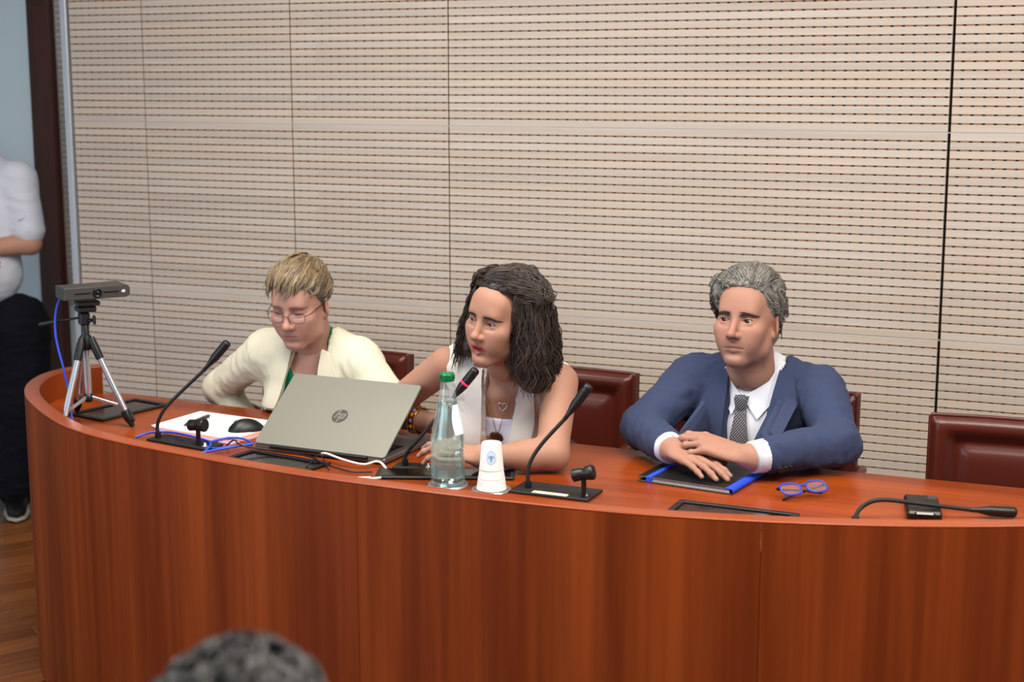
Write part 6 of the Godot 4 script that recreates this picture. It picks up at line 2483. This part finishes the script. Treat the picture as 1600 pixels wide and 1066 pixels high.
# ------------------------------------------------ man standing by the door post
func build_standing_man() -> void:
	var root := person("man in a white polo shirt and navy trousers standing by the dark door post", Vector3(-2.02, 0, -5.85))
	var shL := Vector3(-1.905, 1.325, -5.83)
	var shR := Vector3(-2.245, 1.335, -5.88)
	var elL := Vector3(-1.865, 1.075, -5.80)
	var wrL := Vector3(-2.06, 1.06, -5.66)
	var elR := Vector3(-2.30, 1.075, -5.82)
	var wrR := Vector3(-2.10, 1.03, -5.66)
	var TF := torso_frame(shR, shL, -0.03)
	var HB := frame_of(Vector3.ZERO, 0.35, -0.05, 0.0)
	var HF := Transform3D(HB.basis, Vector3(-2.07, 1.585, -5.82))
	var tone := skin_color(HF, 1.0, Color(0.45, 0.25, 0.175), Color(0.40, 0.17, 0.14), 0.3)
	var f := SDF.new()
	f.F = HF
	head_field(f, {"jaw": 1.03, "nose": 1.1})
	f.F = Transform3D()
	var nb := TF * Vector3(0, -0.02, -0.03)
	f.cap(HF * Vector3(0, -0.10, -0.04), nb, 0.055, 0.06, 0.03)
	var body := MB.new()
	f.mesh_into(body, 0.006, tone, AABB(HF.origin - Vector3(0.13, 0.17, 0.14), Vector3(0.26, 0.34, 0.28)))
	var bf := SDF.new()
	torso_field(bf, TF, 0.175, -0.01)
	bf.cap(HF * Vector3(0, -0.13, -0.045), nb, 0.055, 0.06, 0.03)
	limb(bf, shL, elL, wrL, [0.046, 0.043, 0.028])
	limb(bf, shR, elR, wrR, [0.046, 0.043, 0.028])
	bf.mesh_into(body, 0.012, tone)
	for q in [[wrL, Vector3(-2.14, 1.06, -5.63), 1.0], [wrR, Vector3(-2.02, 1.03, -5.63), -1.0]]:
		var h := SDF.new()
		h.cap(q[0] - (q[1] - q[0]) * 0.5, q[0], 0.03, 0.028, 0.02)
		hand_field(h, q[0], q[1], Vector3(0, 1, 0.6), q[2], [[0.2, 0.3, 0.2], [0.2, 0.3, 0.2], [0.2, 0.3, 0.2], [0.2, 0.3, 0.2]], 0.05)
		h.mesh_into(body, 0.005, tone)
	part("body", body, sk("skin_stander"), root)
	eyes(root, HF, 1.0, Vector3(0, 0, 1), Color(0.1, 0.07, 0.05))
	var jf := SDF.new()
	torso_field(jf, TF, 0.184, 0.014, 0.0, 0.150)
	jf.cap(shL, shL.lerp(elL, 0.80), 0.068, 0.066, 0.035)
	jf.cap(shR, shR.lerp(elR, 0.80), 0.068, 0.066, 0.035)
	jf.F = TF
	jf.cut([[Vector3(0, 0.028, 0), Vector3(0, -1, 0.5)], [Vector3(-0.06, 0, 0), Vector3(-1, 0, 0)], [Vector3(0.06, 0, 0), Vector3(1, 0, 0)], [Vector3(0, 0, -0.07), Vector3(0, 0, -1)]], 0.004)
	jf.cut([[Vector3(0, -0.485, 0), Vector3(0, 1, 0)]], 0.01)
	jf.F = Transform3D()
	jf.disp = folds(0.003, 5.0, 35, Vector3(0.2, 0.9, 0.2).normalized())
	var jm := MB.new()
	jf.mesh_into(jm, 0.011)
	var white := cloth("polo_white", Color(0.80, 0.81, 0.85), 0.8)
	var polo := part("polo_shirt", jm, white, root)
	var cl := MB.new()
	var cp := []
	for i in 17:
		var a := lerpf(-0.9, PI + 0.9, i / 16.0)
		cp.append(nb + TF.basis.x * cos(a) * 0.075 - TF.basis.z * (sin(a) * 0.066 - 0.006) + TF.basis.y * 0.038)
	cl.tube(cp, 0.018, 8, true, 0.4, Vector3.UP)
	part("collar", cl, white, polo)
	var sw := MB.new()
	var mk := []
	for i in 7:
		var u := i / 6.0
		mk.append(on_field(jf, shL.lerp(elL, 0.62) + Vector3(-0.01 + 0.030 * u, 0.0 + 0.010 * (u * u * 2.2 - 0.6 * u), 0.12), Vector3(0, 0, -1), 0.001))
	sw.tube(mk, [0.0008, 0.0022, 0.0024, 0.002, 0.0015, 0.001, 0.0005], 6, false)
	part("sleeve_mark", sw, mat("mark_grey", Color(0.62, 0.64, 0.70), 0.6), polo, "small grey curved stroke mark")
	var tf := SDF.new()
	tf.cap(Vector3(-2.12, 0.745, -5.86), Vector3(-1.975, 0.74, -5.84), 0.125, 0.128, 0.05)
	limb(tf, Vector3(-1.945, 0.74, -5.84), Vector3(-1.925, 0.46, -5.82), Vector3(-1.985, 0.08, -5.83), [0.128, 0.102, 0.075], 0.05)
	limb(tf, Vector3(-2.14, 0.74, -5.87), Vector3(-2.18, 0.46, -5.86), Vector3(-2.20, 0.08, -5.88), [0.105, 0.085, 0.068], 0.05)
	tf.disp = folds(0.006, 6.0, 36, Vector3(0.1, 0.95, 0.1).normalized())
	var tm := MB.new()
	tf.mesh_into(tm, 0.013)
	part("trousers", tm, cloth("trousers_dark_navy", Color(0.045, 0.05, 0.09), 0.85), root)
	for q in [Vector3(-1.985, 0, -5.83), Vector3(-2.20, 0, -5.88)]:
		var sh := MB.new()
		var d := Vector3(0.30, 0, 0.95).normalized()
		sh.tube([q - d * 0.08 + Vector3(0, 0.055, 0), q + Vector3(0, 0.06, 0), q + d * 0.10 + Vector3(0, 0.045, 0), q + d * 0.18 + Vector3(0, 0.035, 0), q + d * 0.205 + Vector3(0, 0.03, 0)], [0.036, 0.046, 0.044, 0.034, 0.012], 14, true, 0.75)
		var shoe := part("shoe", sh, M.shoe_black, root)
		var so := MB.new()
		so.tube([q - d * 0.10 + Vector3(0, 0.013, 0), q - d * 0.08 + Vector3(0, 0.013, 0), q + d * 0.10 + Vector3(0, 0.013, 0), q + d * 0.19 + Vector3(0, 0.013, 0), q + d * 0.215 + Vector3(0, 0.013, 0)], [0.02, 0.043, 0.05, 0.036, 0.012], 14, true, 0.28)
		part("sole", so, mat("sole_grey", Color(0.62, 0.60, 0.57), 0.7), shoe)
	hair_cap(root, HF, 1.0, f, [Color(0.04, 0.03, 0.025), Color(0.06, 0.05, 0.04)], "hair_stander", 120)

func hair_cap(root: Node3D, HF: Transform3D, s: float, f: SDF, cols: Array, key: String, count: int, wave := 0.004, bald := 0.0) -> void:
	var hb := SDF.new()
	hb.F = HF; hb.s = s
	hb.ell(Vector3(0, 0.048, -0.030), Vector3(0.082, 0.092, 0.100), 0.02)
	hb.ell(Vector3(0, -0.03, -0.070), Vector3(0.062, 0.05, 0.045), 0.03)
	hb.cut([[Vector3(0, 0.07, 0), Vector3(0, 1, -0.30)], [Vector3(0, 0, 0.022), Vector3(0, 0.30, -1)]], 0.012)
	hb.cut([[Vector3(0, 0.008, 0), Vector3(0, 1, 0)], [Vector3(0, 0, -0.045), Vector3(0, -0.2, -1)]], 0.01)
	if bald > 0.0:
		hb.ell(Vector3(0, 0.105, -0.092), Vector3(0.022, 0.022, 0.030), 0.01, true)
	var hm := MB.new()
	var hn := noise(58, 60.0, 2)
	var other: Color = cols[1]
	var hcol := func(p: Vector3) -> Color: return other.lerp(cols[0], 0.5 + 0.5 * hn.get_noise_3dv(p))
	hb.mesh_into(hm, 0.006, hcol)
	var done := 0
	while done < count:
		var rt := root_on(hb, f, HF, s, scalp_point())
		if rt == Vector3.INF:
			continue
		done += 1
		var dirf := func(p: Vector3, u: float) -> Vector3: return Vector3(p.x * 6.0, 0.3 - 1.2 * u, -0.8)
		tuft(hm, HF, s, rt, dirf, {"n": 9, "step": 0.0065, "lift0": -0.003, "lift1": 0.010, "pull": 0.2, "wave": wave, "wlen": 0.035, "r": 0.0018, "strands": 7, "spread": 0.006}, cols)
	part("hair", hm, hair_mat(key), root)

# ------------------------------------------------ listener in front of the desk, seen from behind
func build_listener() -> void:
	var root := person("dark curly-haired listener seated in front of the desk, only the head showing", Vector3(-0.27, 0, -1.35))
	var HB := frame_of(Vector3.ZERO, PI + 0.15, -0.10, 0.0)
	var HF := Transform3D(HB.basis, Vector3(-0.262, 1.020, -1.37))
	var s := 1.04
	var f := SDF.new()
	f.F = HF; f.s = s
	head_field(f, {})
	f.F = Transform3D(); f.s = 1.0
	var TF := torso_frame(Vector3(-0.10, 0.82, -1.27), Vector3(-0.43, 0.82, -1.33), 0.05)
	var nb := TF * Vector3(0, -0.02, -0.03)
	f.cap(HF * Vector3(0, -0.10, -0.04), nb, 0.055, 0.06, 0.03)
	var tone := skin_color(HF, s, Color(0.42, 0.25, 0.185), Color(0.40, 0.17, 0.14))
	var body := MB.new()
	f.mesh_into(body, 0.006, tone)
	part("body", body, sk("skin_listener"), root)
	var jf := SDF.new()
	torso_field(jf, TF, 0.175, 0.012)
	limb(jf, Vector3(-0.10, 0.82, -1.27), Vector3(-0.04, 0.56, -1.31), Vector3(-0.11, 0.55, -1.57), [0.06, 0.05, 0.04])
	limb(jf, Vector3(-0.43, 0.82, -1.33), Vector3(-0.51, 0.56, -1.37), Vector3(-0.43, 0.55, -1.62), [0.06, 0.05, 0.04])
	var jm := MB.new()
	jf.mesh_into(jm, 0.016)
	part("jacket", jm, cloth("listener_dark", Color(0.10, 0.10, 0.12)), root)
	hair_cap(root, HF, s, f, [Color(0.022, 0.020, 0.019), Color(0.05, 0.047, 0.045), Color(0.085, 0.08, 0.075), Color(0.03, 0.027, 0.025)], "hair_listener", 260, 0.006, 1.0)
	var ch := thing("audience_chair", "dark chair of the listener in front of the desk", "chair", Vector3(-0.27, 0, -1.3))
	var se := MB.new()
	se.box(xf(Vector3(-0.27, 0.235, -1.30)), Vector3(0.46, 0.05, 0.46), 0.01)
	part("seat", se, M.black_matte, ch)
	for q in [[-0.47, -1.10], [-0.07, -1.10], [-0.47, -1.50], [-0.07, -1.50]]:
		var lg := MB.new()
		lg.tube([Vector3(q[0], 0.0, q[1]), Vector3(q[0], 0.21, q[1])], 0.014, 8)
		part("leg", lg, M.steel, ch)
